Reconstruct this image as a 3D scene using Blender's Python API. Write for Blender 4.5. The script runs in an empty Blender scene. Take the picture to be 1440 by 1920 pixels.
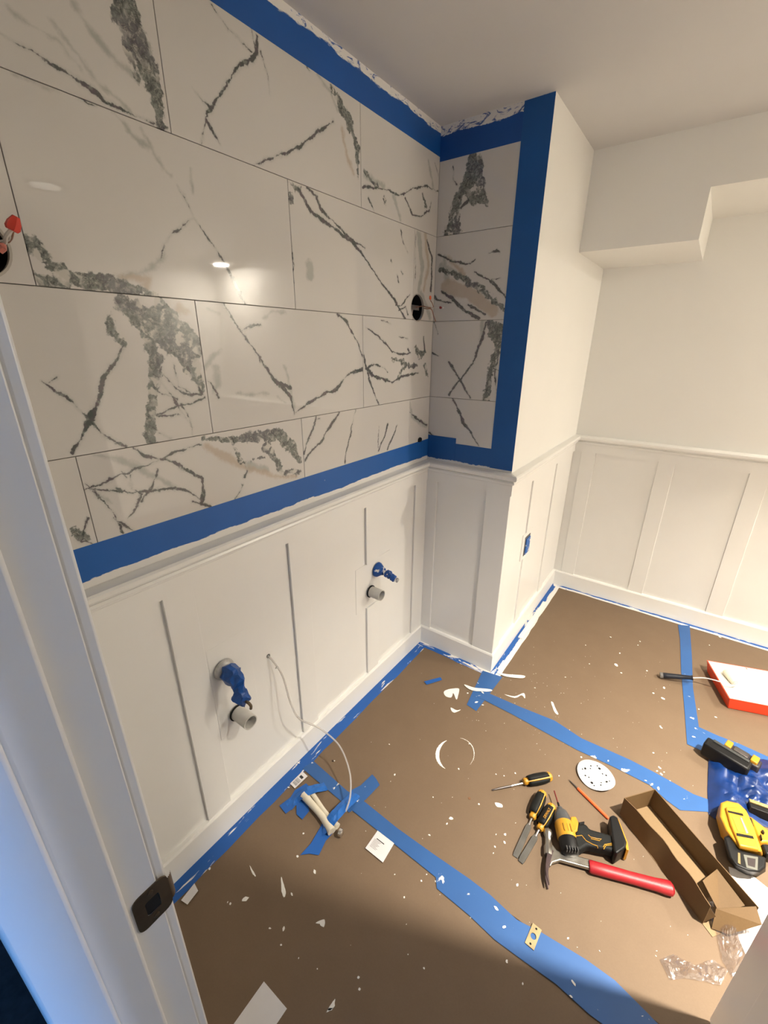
import bpy, bmesh, math, random
import numpy as np
from mathutils import Vector, Matrix, noise as mnoise
random.seed(7)
S = bpy.context.scene
COL = S.collection

# ---------------------------------------------------------------- camera
CAM = Vector((0.993935, -1.715421, 1.516886)); F = 805.9988
RX = Vector((0.80862947, 0.58829634, 0.00507873))
UY = Vector((-0.21641997, 0.28942571, 0.93241362))
FW = Vector((-0.5470656, 0.75507627, -0.36135724))
cd = bpy.data.cameras.new('camera'); cam = bpy.data.objects.new('camera', cd); COL.objects.link(cam)
M3 = Matrix((RX, UY, -FW)).transposed()
cam.matrix_world = Matrix.Translation(CAM) @ M3.to_4x4()
cd.sensor_fit = 'VERTICAL'; cd.sensor_height = 24; cd.lens = F/1920*24; cd.clip_start = 0.01
S.camera = cam
# ---------------------------------------------------------------- world, exposure
W_ = bpy.data.worlds.new('world'); S.world = W_; W_.use_nodes = True
W_.node_tree.nodes['Background'].inputs[0].default_value = (0.35, 0.5, 0.9, 1)
W_.node_tree.nodes['Background'].inputs[1].default_value = 0.02
S.view_settings.view_transform = 'Standard'; S.view_settings.look = 'None'
S.view_settings.exposure = 0.50; S.view_settings.gamma = 1
S.view_settings.use_curve_mapping = False
WARM = (1.0, 0.915, 0.785)
def area(name, loc, aim, sx, sy, power, color, shape='RECTANGLE', spread=180):
    d = bpy.data.lights.new(name, 'AREA'); d.shape = shape; d.size = sx; d.size_y = sy; d.energy = power
    d.color = color; d.spread = math.radians(spread)
    o = bpy.data.objects.new(name, d); COL.objects.link(o); o.location = loc
    o.rotation_euler = (Vector(aim)-Vector(loc)).to_track_quat('-Z', 'Y').to_euler(); return o
P_RECESS = 114.0; P_FLUSH = 27.0; P_HALL = 0.4; P_HALL_SLIT = 34.0
area('hall_window_light', (2.7, -2.32, 0.45), (0.6, -1.72, 0.45), 0.5, 0.8, P_HALL, (0.22, 0.48, 1.0))

area('jamb_strip_light', (3.0, -1.80, 0.35), (0.6, -1.72, 0.35), 0.12, 0.9, P_HALL_SLIT, (0.13, 0.40, 1.0))  # added narrow blue strip lamp, brightens only the outer band of the jamb
H = 2.263; D = 0.4084; B = 1.0677          # ceiling, return depth, back wall
ZR = 1.022                                  # top of chair rail

def ray(px, py): return (FW + RX*((px-720)/F) - UY*((py-960)/F)).normalized()
def at(ax, val, px, py):
    d = ray(px, py); t = (val-CAM[ax])/d[ax]; return CAM + d*t
def Wf(px, py, z=0.0): return at(2, z, px, py)

# ---------------------------------------------------------------- materials
class NT:
    def __init__(s, name):
        s.m = bpy.data.materials.new(name); s.m.use_nodes = True; s.t = s.m.node_tree; s.n = s.t.nodes; s.l = s.t.links
        s.b = s.n['Principled BSDF']; s.tc = None
    def val(s, sock, v):
        if isinstance(v, bpy.types.NodeSocket): s.l.new(v, sock)
        elif v is not None:
            if hasattr(sock, 'default_value'):
                dv = sock.default_value
                if hasattr(dv, '__len__') and not hasattr(v, '__len__'): v = (v,)*len(dv)
                if hasattr(dv, '__len__') and len(dv) == 4 and len(v) == 3: v = tuple(v)+(1,)
                sock.default_value = v
    def obj(s):
        if not s.tc: s.tc = s.n.new('ShaderNodeTexCoord').outputs['Object']
        return s.tc
    def math(s, op, a, b=None, c=None, clamp=False):
        n = s.n.new('ShaderNodeMath'); n.operation = op; n.use_clamp = clamp
        s.val(n.inputs[0], a)
        if b is not None: s.val(n.inputs[1], b)
        if c is not None: s.val(n.inputs[2], c)
        return n.outputs[0]
    def vm(s, op, a, b=None, sc=None):
        n = s.n.new('ShaderNodeVectorMath'); n.operation = op; s.val(n.inputs[0], a)
        if b is not None: s.val(n.inputs[1], b)
        if sc is not None: s.val(n.inputs['Scale'], sc)
        return n.outputs['Value'] if op in ('DOT_PRODUCT', 'LENGTH', 'DISTANCE') else n.outputs['Vector']
    def noise(s, scale, detail=2, rough=.5, vec=None, color=False, dist=0):
        n = s.n.new('ShaderNodeTexNoise'); s.l.new(vec or s.obj(), n.inputs['Vector'])
        n.inputs['Scale'].default_value = scale; n.inputs['Detail'].default_value = detail
        n.inputs['Roughness'].default_value = rough; n.inputs['Distortion'].default_value = dist
        return n.outputs['Color' if color else 'Fac']
    def voro(s, scale, feature='F1', vec=None):
        n = s.n.new('ShaderNodeTexVoronoi'); n.feature = feature; s.l.new(vec or s.obj(), n.inputs['Vector'])
        n.inputs['Scale'].default_value = scale; return n.outputs['Distance']
    def mapr(s, v, a, b, c=0., d=1., smooth=False):
        n = s.n.new('ShaderNodeMapRange'); n.interpolation_type = 'SMOOTHSTEP' if smooth else 'LINEAR'; s.val(n.inputs[0], v)
        for i, x in enumerate((a, b, c, d)): n.inputs[1+i].default_value = x
        return n.outputs[0]
    def mix(s, f, a, b):
        n = s.n.new('ShaderNodeMix'); n.data_type = 'RGBA'; s.val(n.inputs[0], f); s.val(n.inputs[6], a); s.val(n.inputs[7], b)
        return n.outputs[2]
    def mapping(s, scale=(1, 1, 1), rot=(0, 0, 0), vec=None):
        n = s.n.new('ShaderNodeMapping'); s.l.new(vec or s.obj(), n.inputs[0]); n.inputs['Scale'].default_value = scale
        n.inputs['Rotation'].default_value = rot; return n.outputs[0]
    def sep(s, v=None):
        n = s.n.new('ShaderNodeSeparateXYZ'); s.l.new(v or s.obj(), n.inputs[0]); return n.outputs
    def bump(s, h, strength=.3, dist=.002):
        n = s.n.new('ShaderNodeBump'); n.inputs['Strength'].default_value = strength; n.inputs['Distance'].default_value = dist
        s.l.new(h, n.inputs['Height']); s.l.new(n.outputs[0], s.b.inputs['Normal'])
    def set(s, color=None, rough=None, metal=None, **k):
        s.val(s.b.inputs['Base Color'], color); s.val(s.b.inputs['Roughness'], rough); s.val(s.b.inputs['Metallic'], metal)
        for a, v in k.items(): s.val(s.b.inputs[a], v)
        return s.m
_mc = {}
def mat(name, color, rough=.5, metal=0., var=.06, scale=30, bump=0., **k):
    if name in _mc: return _mc[name]
    t = NT(name)
    f = t.noise(scale, 3)
    c2 = tuple(max(0, c*(1-var*2)) for c in color); c1 = tuple(min(1, c*(1+var)) for c in color)
    t.set(t.mix(f, c2, c1), rough, metal, **k)
    if bump: t.bump(t.noise(scale*6, 3), bump, .001)
    _mc[name] = t.m; return t.m

PAINT = mat('white_wall_paint', (.84, .83, .79), .45, var=.015, scale=4, bump=.12)
TRIM = mat('white_trim_paint', (.87, .86, .825), .3, var=.015, scale=8, bump=.06)
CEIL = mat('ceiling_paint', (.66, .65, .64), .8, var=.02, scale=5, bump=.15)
GROUT = mat('grey_grout', (.42, .39, .34), .9)
BLACK = mat('black_plastic', (.006, .006, .0065), .45, var=.2, **{'Specular IOR Level': .28})
RUBBER = mat('black_rubber_grip', (.008, .009, .0085), .65, var=.25, bump=.4, scale=60, **{'Specular IOR Level': .25})
YELLOW = mat('yellow_plastic', (.53, .255, .018), .4, var=.10, scale=40)
RED = mat('red_grip_rubber', (.34, .012, .018), .45, var=.12, scale=50, bump=.3)
STEEL = mat('brushed_steel', (.42, .40, .36), .32, .95, var=.15, scale=60)
DSTEEL = mat('dark_steel', (.16, .145, .14), .4, .85, var=.2, scale=40)
CHROME = mat('chrome', (.8, .8, .8), .12, 1.)
BRASS = mat('brass_plate', (.55, .43, .24), .4, .7, var=.2)
BRONZE = mat('aged_bronze', (.16, .12, .075), .38, .75, var=.25)
ORANGE = mat('orange_plastic', (.80, .13, .035), .4)
REDPL = mat('red_tray_plastic', (.74, .06, .018), .35)
PVC = mat('white_pvc', (.62, .60, .55), .4, var=.08)
CREAM = mat('cream_plastic', (.72, .66, .53), .5, var=.08)
PAPERW = mat('white_paper', (.72, .70, .70), .7, var=.03)
DARK = mat('black_void', (.004, .004, .004), .9)
WETP = mat('wet_white_paint', (.85, .84, .80), .35, var=.03)
CLEAR = None
def glassy(name, alpha, tint, rough=.1, metal=0.):
    t = NT(name); n = t.n
    tr = n.new('ShaderNodeBsdfTransparent'); tr.inputs[0].default_value = tint+(1,)
    mx = n.new('ShaderNodeMixShader'); mx.inputs[0].default_value = alpha
    t.set((.8, .78, .78), rough, metal)
    t.l.new(tr.outputs[0], mx.inputs[1]); t.l.new(t.b.outputs[0], mx.inputs[2])
    t.l.new(mx.outputs[0], n['Material Output'].inputs[0]); return t.m
FILM = glassy('clear_plastic_film', .26, (.93, .90, .90), .14, .85)
TUBE = glassy('clear_vinyl_tube', .42, (.92, .90, .85), .12)

def kraft(name, c1, c2, fib=260):
    t = NT(name); v = t.mapping((1, 1, 1)); a = t.noise(9, 4, .6); b = t.noise(fib, 2)
    c = t.mix(a, c1, c2); c = t.mix(t.mapr(b, .3, .7, 0, .18), c, tuple(x*.75 for x in c1))
    t.set(c, .72); t.bump(b, .15, .0005); return t.m
RAM = kraft('brown_floor_paper', (.158, .104, .062), (.186, .126, .077))
CARD = kraft('brown_cardboard', (.115, .064, .022), (.155, .09, .034)); CARDIN = kraft('light_cardboard_floor', (.24, .155, .075), (.29, .195, .10))

BLUE = (.010, .105, .41)
def tape_mat(name, paint=None, streaks=None, base=BLUE):
    """paint=(axis, z0, sign, band): solid smeared paint beyond z0.  streaks=(threshold, stretch xyz)"""
    t = NT(name)
    n0 = t.noise(6, 3); c = t.mix(n0, tuple(x*.82 for x in base), tuple(min(1, x*1.1) for x in base))
    fac = None
    if paint:
        ax, z0, sg, band, hole = paint
        co = t.sep()[ax]
        e = t.math('MULTIPLY', t.math('SUBTRACT', co, z0), sg/band)
        fine = t.noise(55, 5, .65, vec=t.mapping((1, .35, 1.6) if ax == 2 else (1, 1, 1)))
        slow = t.noise(7, 2)
        e = t.math('ADD', e, t.math('MULTIPLY', t.math('SUBTRACT', slow, .5), 1.6))
        e = t.math('ADD', e, t.math('MULTIPLY', t.math('SUBTRACT', fine, .5), 1.5))
        fac = t.mapr(e, 0, .18)
        if hole:
            h = t.noise(30, 5, .7, vec=t.mapping((.5, .5, 1.3), (0, .3, .2)), dist=1.5)
            hm = t.mapr(h, hole, hole+.06)
            fac = t.math('MULTIPLY', fac, t.math('SUBTRACT', 1., t.math('MULTIPLY', hm, .92)))
    if streaks:
        th, st, rz = streaks
        s1 = t.noise(18, 4, .6, vec=t.mapping(st, (0, 0, rz)), dist=.6)
        m = t.mapr(s1, th, th+.03)
        fac = m if fac is None else t.math('MAXIMUM', fac, m)
    if fac is not None: c = t.mix(fac, c, (.80, .78, .74))
    t.set(c, .5); t.bump(t.noise(120, 2), .25, .0004); return t.m

# ---------------------------------------------------------------- marble
def seg_group():
    g = bpy.data.node_groups.new('vein_segment', 'ShaderNodeTree')
    for nm, ty in (('P', 'NodeSocketVector'), ('A', 'NodeSocketVector'), ('BA', 'NodeSocketVector'), ('BN', 'NodeSocketVector'), ('w0', 'NodeSocketFloat'), ('dw', 'NodeSocketFloat'), ('prev', 'NodeSocketFloat')):
        g.interface.new_socket(nm, in_out='INPUT', socket_type=ty)
    g.interface.new_socket('d', in_out='OUTPUT', socket_type='NodeSocketFloat')
    gi = g.nodes.new('NodeGroupInput'); go = g.nodes.new('NodeGroupOutput'); L = g.links.new
    def v(op, *a):
        n = g.nodes.new('ShaderNodeVectorMath'); n.operation = op
        for i, x in enumerate(a): L(x, n.inputs[i] if not (op == 'SCALE' and i == 1) else n.inputs['Scale'])
        return n.outputs['Value'] if op in ('DOT_PRODUCT', 'LENGTH') else n.outputs['Vector']
    def m(op, *a, clamp=False):
        n = g.nodes.new('ShaderNodeMath'); n.operation = op; n.use_clamp = clamp
        for i, x in enumerate(a): L(x, n.inputs[i])
        return n.outputs[0]
    I = gi.outputs
    pa = v('SUBTRACT', I['P'], I['A']); n = g.nodes.new('ShaderNodeMath'); n.operation = 'ADD'; n.use_clamp = True
    L(v('DOT_PRODUCT', pa, I['BN']), n.inputs[0]); n.inputs[1].default_value = 0; h = n.outputs[0]
    d = v('LENGTH', v('SUBTRACT', pa, v('SCALE', I['BA'], h)))
    w = m('MULTIPLY_ADD', h, I['dw'], I['w0'])
    L(m('MINIMUM', m('SUBTRACT', d, w), I['prev']), go.inputs['d']); return g
SEG = seg_group()
# kinds: v dark vein, p breccia patch, s soft grey-green band, t tan band.  (pixel x, pixel y, width in px)
VL = [
('p', [(232,-5,46),(240,40,56),(268,100,44),(286,160,32),(300,232,22)]),
('p', [(215,0,10),(232,70,12),(262,150,8)]),
('v', [(-5,64,2),(60,95,3),(110,130,6),(160,160,9),(185,178,11),(200,198,4),(235,212,5),(290,230,3)]),
('s', [(100,40,2),(180,150,4),(245,212,3)]), ('s', [(130,0,6),(190,80,9),(255,145,7)]), ('s', [(20,20,2),(110,75,2),(150,130,2)]),
('s', [(25,138,1),(60,152,5),(105,170,4)]), ('v', [(145,184,3),(160,192,3),(200,201,2)]),
('v', [(395,8,3),(430,60,3),(470,95,2)]), ('v', [(483,72,5),(480,100,9),(440,135,5),(420,165,7),(400,200,5),(390,215,6),(378,270,3)]),
('v', [(390,228,7),(412,269,2)]), ('v', [(362,163,1),(380,190,3),(395,203,5)]), ('v', [(488,100,4),(500,140,3),(507,175,1)]), ('v',[(470,52,2),(478,95,3)]),
('p', [(622,165,10),(650,215,22),(668,270,14),(672,330,6)]), ('s', [(595,140,4),(620,175,6),(632,205,4)]),
('t', [(640,240,6),(650,290,8),(663,325,5)]),
('v', [(475,309,2),(510,295,3),(540,285,5),(575,262,8),(600,245,6),(625,228,4)]), ('v', [(575,125,2),(580,132,1)]),
('p', [(682,320,5),(700,345,7),(712,352,4)]), ('v', [(680,350,6),(720,355,4),(745,367,4),(775,354,3),(795,347,3),(822,360,2)]),
('v', [(690,372,3),(702,396,2)]), ('p', [(720,370,8),(722,385,3)]), ('s', [(738,372,8),(752,412,5)]),
('v', [(760,370,3),(772,400,4),(790,405,3),(805,395,3),(808,380,2)]), ('p', [(792,362,6),(800,390,6)]), ('s', [(685,330,12),(720,350,8)]),
('s', [(803,300,5),(812,350,5)]), ('v', [(815,305,1),(824,340,2)]),
('s', [(205,205,2),(232,235,6),(262,268,8),(280,275,4)]), ('s', [(262,240,2),(285,280,4),(305,310,5),(322,330,2)]),
('v', [(333,352,1),(345,368,3),(365,410,3),(395,455,4),(418,490,4),(440,530,5),(462,570,7)]),
('s', [(355,315,2),(362,360,3)]), ('v', [(362,412,1),(320,440,3),(308,455,3),(303,490,5)]), ('s', [(310,480,6),(285,502,6),(225,520,6)]),
('p', [(38,432,10),(60,460,34),(95,495,26),(130,515,22),(165,525,26),(210,535,34),(255,545,26),(290,556,6)]), ('p', [(50,505,10),(75,525,26),(130,532,16)]),
('t', [(230,520,8),(280,522,14),(272,535,10)]),
('p', [(545,350,8),(562,358,8)]), ('v', [(560,356,9),(583,395,9),(610,415,8),(640,440,8),(660,450,9),(690,495,4),(715,530,4),(740,560,6),(760,598,4)]),
('v', [(575,350,4),(592,365,7),(600,390,7),(625,415,4),(650,440,6),(685,468,3)]), ('p', [(543,365,5),(546,380,8)]),
('v', [(545,450,3),(548,480,3),(552,500,2),(551,530,2)]), ('v', [(752,430,2),(757,455,3),(765,472,2)]), ('v', [(733,488,5),(734,490,4)]),
('v', [(745,516,4),(747,528,3)]), ('v', [(752,508,2),(756,512,3)]), ('v', [(743,570,4),(752,572,4),(768,552,3)]), ('v', [(748,580,5),(760,575,3),(764,590,3)]),
('s', [(580,500,20),(582,515,20)]),
('s', [(785,440,14),(792,500,12),(786,545,10)]), ('t', [(797,440,10),(803,500,8),(795,545,5)]), ('v', [(800,450,4),(810,480,6),(808,545,5)]), ('v',[(780,440,2),(778,520,3)]), ('s', [(790,550,12),(806,596,10)]),
('p', [(235,572,34),(260,590,44),(300,610,64),(335,640,64),(358,680,44),(376,728,14)]), ('p', [(300,575,30),(365,640,30),(375,700,10)]),
('t', [(338,578,20),(352,582,8)]),
('p', [(205,585,10),(208,620,16),(228,642,14)]), ('p', [(270,600,20),(285,650,24),(292,700,20),(284,760,18),(284,822,22)]),
('v', [(288,700,4),(320,735,4),(352,792,2)]), ('v', [(300,700,3),(325,722,4),(345,737,4),(380,738,3)]), ('v', [(293,775,3),(340,758,3),(385,746,2)]), ('v', [(295,777,3),(340,776,2)]),
('v', [(340,758,7),(350,775,4),(358,802,3),(361,822,1)]), ('v', [(322,685,3),(332,720,3),(355,735,3)]), ('v', [(350,690,5),(378,735,6)]), ('v',[(300,690,3),(297,730,4),(330,745,2)]), ('v', [(300,812,5),(322,823,2)]),
('v', [(232,642,4),(215,680,7),(195,710,7),(188,740,9),(170,780,14),(150,820,4),(130,850,5)]),
('v', [(80,713,6),(105,730,6),(130,750,4),(160,777,4),(170,786,8),(200,815,5),(235,838,3)]), ('v', [(95,716,3),(110,708,4)]),
('v', [(420,568,4),(440,605,8),(455,625,5),(465,640,4),(480,665,3),(500,690,4),(520,720,9),(545,745,5),(553,775,4)]), ('v', [(455,622,2),(465,615,5),(490,609,2)]),
('v', [(520,720,9),(545,730,6)]), ('s', [(533,685,2),(545,735,5),(553,770,4)]), ('v', [(485,672,5),(486,680,3)]),
('s', [(385,690,8),(400,670,8),(412,655,3)]), ('v', [(390,715,3),(398,722,3),(412,745,3)]), ('s', [(405,690,10),(408,720,12),(400,735,4)]), ('s', [(392,580,2),(410,588,2)]),
('s', [(440,736,2),(470,740,3),(505,738,2)]), ('s', [(520,745,3),(535,757,3)]),
('v', [(555,775,2),(580,757,6),(610,738,7),(628,730,9),(645,712,4),(655,700,6),(680,692,10)]),
('v', [(632,590,4),(650,605,7),(668,640,2),(680,672,3)]), ('s', [(495,598,4),(505,588,3),(535,583,2)]),
('v', [(685,615,1),(715,635,4),(735,660,4),(750,665,4),(770,663,3)]), ('v', [(681,665,5),(686,690,7),(700,705,6),(735,717,6),(752,705,5),(785,700,3)]),
('v', [(687,692,5),(700,685,4),(720,690,3),(727,698,2)]), ('p', [(735,673,4),(755,680,9),(770,688,7),(782,686,5)]), ('p', [(756,690,6),(747,708,6)]), ('v', [(690,700,4),(700,735,6),(710,758,2)]),
('p', [(778,652,8),(787,668,14),(797,660,6)]), ('v', [(796,660,5),(795,632,3)]), ('p', [(796,685,10),(803,705,4)]), ('v', [(765,655,6),(768,662,3)]), ('v',[(715,601,2),(733,608,1)]), ('v',[(748,630,1),(765,635,1)]),
('p', [(140,1000,18),(166,1012,10)]), ('v', [(168,970,3),(155,1012,5)]), ('v', [(145,1010,5),(180,1025,3)]),
('p', [(382,824,6),(420,824,10),(470,820,20),(520,815,26),(545,835,24),(560,862,12)]), ('p', [(500,838,20),(520,862,14),(530,890,8)]), ('p', [(440,842,8),(448,862,7),(466,876,5)]), ('p', [(536,886,12),(560,886,12)]), ('p', [(475,862,5),(495,858,5)]),
('t', [(388,838,10),(420,855,16),(460,875,9),(520,893,8),(555,893,6)]), ('s', [(465,872,14),(500,880,10)]),
('v', [(252,840,5),(275,855,9),(310,862,6),(345,880,7),(382,895,7),(382,920,8),(376,945,8),(395,950,6)]), ('v',[(362,940,3),(385,948,5)]),
('v', [(155,917,5),(190,908,5),(240,885,5),(290,866,5),(330,850,4),(378,835,4)]),
('v', [(160,905,3),(180,920,4),(215,970,6),(232,1003,5)]), ('v', [(213,975,6),(258,1000,4)]),('s', [(185,925,5),(212,945,3)]),
('v', [(170,916,3),(210,920,4),(250,925,5),(285,920,5),(330,915,7),(355,920,4),(376,936,3)]), ('v', [(245,890,4),(250,915,4),(266,928,4),(240,975,2)]), ('v', [(297,880,3),(280,915,4),(266,940,3)]), ('v', [(228,884,3),(238,895,5)]), ('v', [(228,920,5),(222,915,3)]),
('s', [(180,850,3),(230,862,10),(275,885,12),(320,908,6)]), ('s', [(290,895,5),(330,915,8)]),
('v', [(466,880,2),(461,892,5)]), ('v', [(455,908,2),(440,938,2)]),
('v', [(592,782,5),(585,805,5),(575,830,4),(570,850,3)]), ('v', [(590,787,2),(600,785,2)]), ('v', [(637,772,4),(615,805,6),(600,830,4),(585,845,6),(572,862,3)]), ('v', [(668,765,1.5),(655,825,3),(647,868,5)]),
('v', [(726,795,4),(722,815,6),(710,845,4)]), ('v', [(745,798,1),(735,820,5),(726,842,3)]), ('v', [(710,800,1),(709,840,2)]),
('s', [(768,755,2),(772,780,6),(785,790,10),(800,798,8)]), ('v', [(768,772,2),(782,786,5),(800,797,4)]),
]
VR = [
('p', [(885,296,20),(885,330,32),(862,365,18),(848,400,14),(838,440,16)]), ('p', [(898,298,14),(900,340,16),(912,382,9)]), ('p', [(870,358,12),(890,370,22),(908,378,9)]), ('p', [(858,395,10),(855,440,18)]), ('v', [(850,312,2),(850,332,2),(856,345,4)]), ('v', [(865,388,6),(878,376,5)]),
('v', [(822,478,3),(845,490,4),(880,494,3),(890,486,5)]), ('s', [(826,500,10),(850,512,12),(880,530,10)]), ('p', [(826,506,8),(855,516,9),(880,530,12),(905,545,12),(930,565,8),(950,590,8)]), ('t', [(838,538,26),(880,550,22),(925,582,22)]), ('t', [(840,485,6),(870,515,8)]),
('v', [(828,545,3),(848,560,9),(870,582,7),(898,598,7)]), ('v', [(890,510,4),(922,530,6),(950,558,5)]), ('v', [(878,572,6),(910,590,4)]), ('v', [(918,474,4),(930,470,5),(937,474,2)]), ('v', [(815,558,8),(822,564,4),(845,566,3)]), ('s', [(832,482,4),(840,530,10)]), ('v', [(920,525,2),(938,522,1)]),
('s', [(905,605,8),(903,635,8)]), ('v', [(912,605,4),(902,640,6),(886,682,4),(860,715,4),(842,740,4)]), ('p', [(920,606,16),(932,625,34),(940,650,20),(925,672,14),(918,710,12),(910,748,16)]), ('v', [(842,680,6),(860,708,5),(882,747,3)]), ('v', [(936,655,3),(928,700,3),(932,735,2)]), ('v', [(925,690,3),(945,700,2)]),
('v', [(812,600,2),(820,625,2)]), ('v', [(810,662,5),(822,668,2)]),
('v', [(848,748,4),(862,775,5),(868,792,9),(880,808,5),(898,835,2)]), ('v', [(856,770,2),(868,786,6)]), ('s', [(845,745,3),(852,752,3)]), ('v', [(805,812,4),(818,822,3)]),
]
def marble(name, segs, axis, const, seed):
    """segs: list of (kind, [(Vector, halfwidth)...])"""
    t = NT(name); P = t.obj()
    mask = (0, 1, 1) if axis == 0 else (1, 0, 1)
    w1 = t.vm('SCALE', t.vm('SUBTRACT', t.noise(14, 2, .5, color=True), (.5, .5, .5)), sc=.020)
    w2 = t.vm('SCALE', t.vm('SUBTRACT', t.noise(60, 4, .7, color=True), (.5, .5, .5)), sc=.013)
    wp = t.vm('ADD', t.vm('ADD', P, w1), w2)
    wp = t.vm('MULTIPLY', wp, mask)
    big = t.noise(2.2, 2); col = t.mix(big, (.60, .575, .54), (.69, .665, .63))
    acc = {}
    for kind, pts in segs:
        for (a, wa), (b, wb) in zip(pts, pts[1:]):
            A = Vector(a); Bv = Vector(b)
            for q in (A, Bv): q[axis] = 0
            ba = Bv-A; l2 = max(ba.length_squared, 1e-8)
            g = t.n.new('ShaderNodeGroup'); g.node_tree = SEG; g.inputs['P'].default_value = (0, 0, 0); t.l.new(wp, g.inputs['P'])
            g.inputs['A'].default_value = A; g.inputs['BA'].default_value = ba; g.inputs['BN'].default_value = ba/l2
            g.inputs['w0'].default_value = wa; g.inputs['dw'].default_value = wb-wa
            if kind in acc: t.l.new(acc[kind], g.inputs['prev'])
            else: g.inputs['prev'].default_value = 9
            acc[kind] = g.outputs[0]
    fine = t.noise(140, 4, .65); med = t.noise(38, 4, .6)
    if 's' in acc:
        e = t.math('ADD', acc['s'], t.math('MULTIPLY', t.math('SUBTRACT', med, .5), .02))
        col = t.mix(t.mapr(e, .006, -.006, 0, .62, True), col, t.mix(med, (.24, .27, .25), (.42, .42, .38)))
    if 't' in acc:
        e = t.math('ADD', acc['t'], t.math('MULTIPLY', t.math('SUBTRACT', med, .5), .02))
        col = t.mix(t.mapr(e, .006, -.006, 0, .75, True), col, t.mix(med, (.44, .33, .25), (.50, .43, .33)))
    if 'p' in acc:
        e = t.math('ADD', acc['p'], t.math('MULTIPLY', t.math('SUBTRACT', med, .5), .045))
        wv = t.vm('ADD', P, t.vm('SCALE', t.noise(30, 3, .6, color=True), sc=.05))
        ed = t.voro(34, 'DISTANCE_TO_EDGE', wv)
        isl = t.math('MULTIPLY', t.mapr(ed, .12, .22), t.mapr(t.noise(13, 2), .47, .56))
        body = t.mix(t.mapr(t.noise(60, 5, .7, dist=1.2), .35, .68), (.028, .036, .033), (.27, .29, .265))
        body = t.mix(t.mapr(t.noise(9, 2), .52, .62, 0, .4), body, (.12, .10, .14))
        body = t.mix(t.mapr(t.noise(85, 5, .75, dist=.8), .52, .66, 0, .75), body, (.52, .50, .44)); body = t.mix(t.mapr(t.voro(46, 'DISTANCE_TO_EDGE', wv), .03, .008, 0, .8), body, (.05, .058, .05))
        pc = t.mix(isl, body, (.56, .54, .49))
        col = t.mix(t.mapr(e, .002, -.003, 0, .94, True), col, pc)
    if 'v' in acc:
        e = t.math('ADD', acc['v'], t.math('ADD', t.math('MULTIPLY', t.math('SUBTRACT', fine, .5), .006), t.mapr(t.noise(24, 2), .38, .68, -.0012, .0030)))
        halo = t.mapr(e, .007, -.001, 0, .30, True)
        col = t.mix(halo, col, (.34, .36, .33))
        vc = t.mix(t.mapr(med, .4, .62), (.065, .08, .072), (.115, .09, .105))
        vc = t.mix(t.mapr(t.noise(90, 3), .55, .68, 0, .7), vc, (.27, .29, .26))
        col = t.mix(t.mapr(e, .0012, -.0014, 0, .93, True), col, vc)
    t.set(col, .022); t.b.inputs['Specular IOR Level'].default_value = .5
    return t.m

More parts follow.
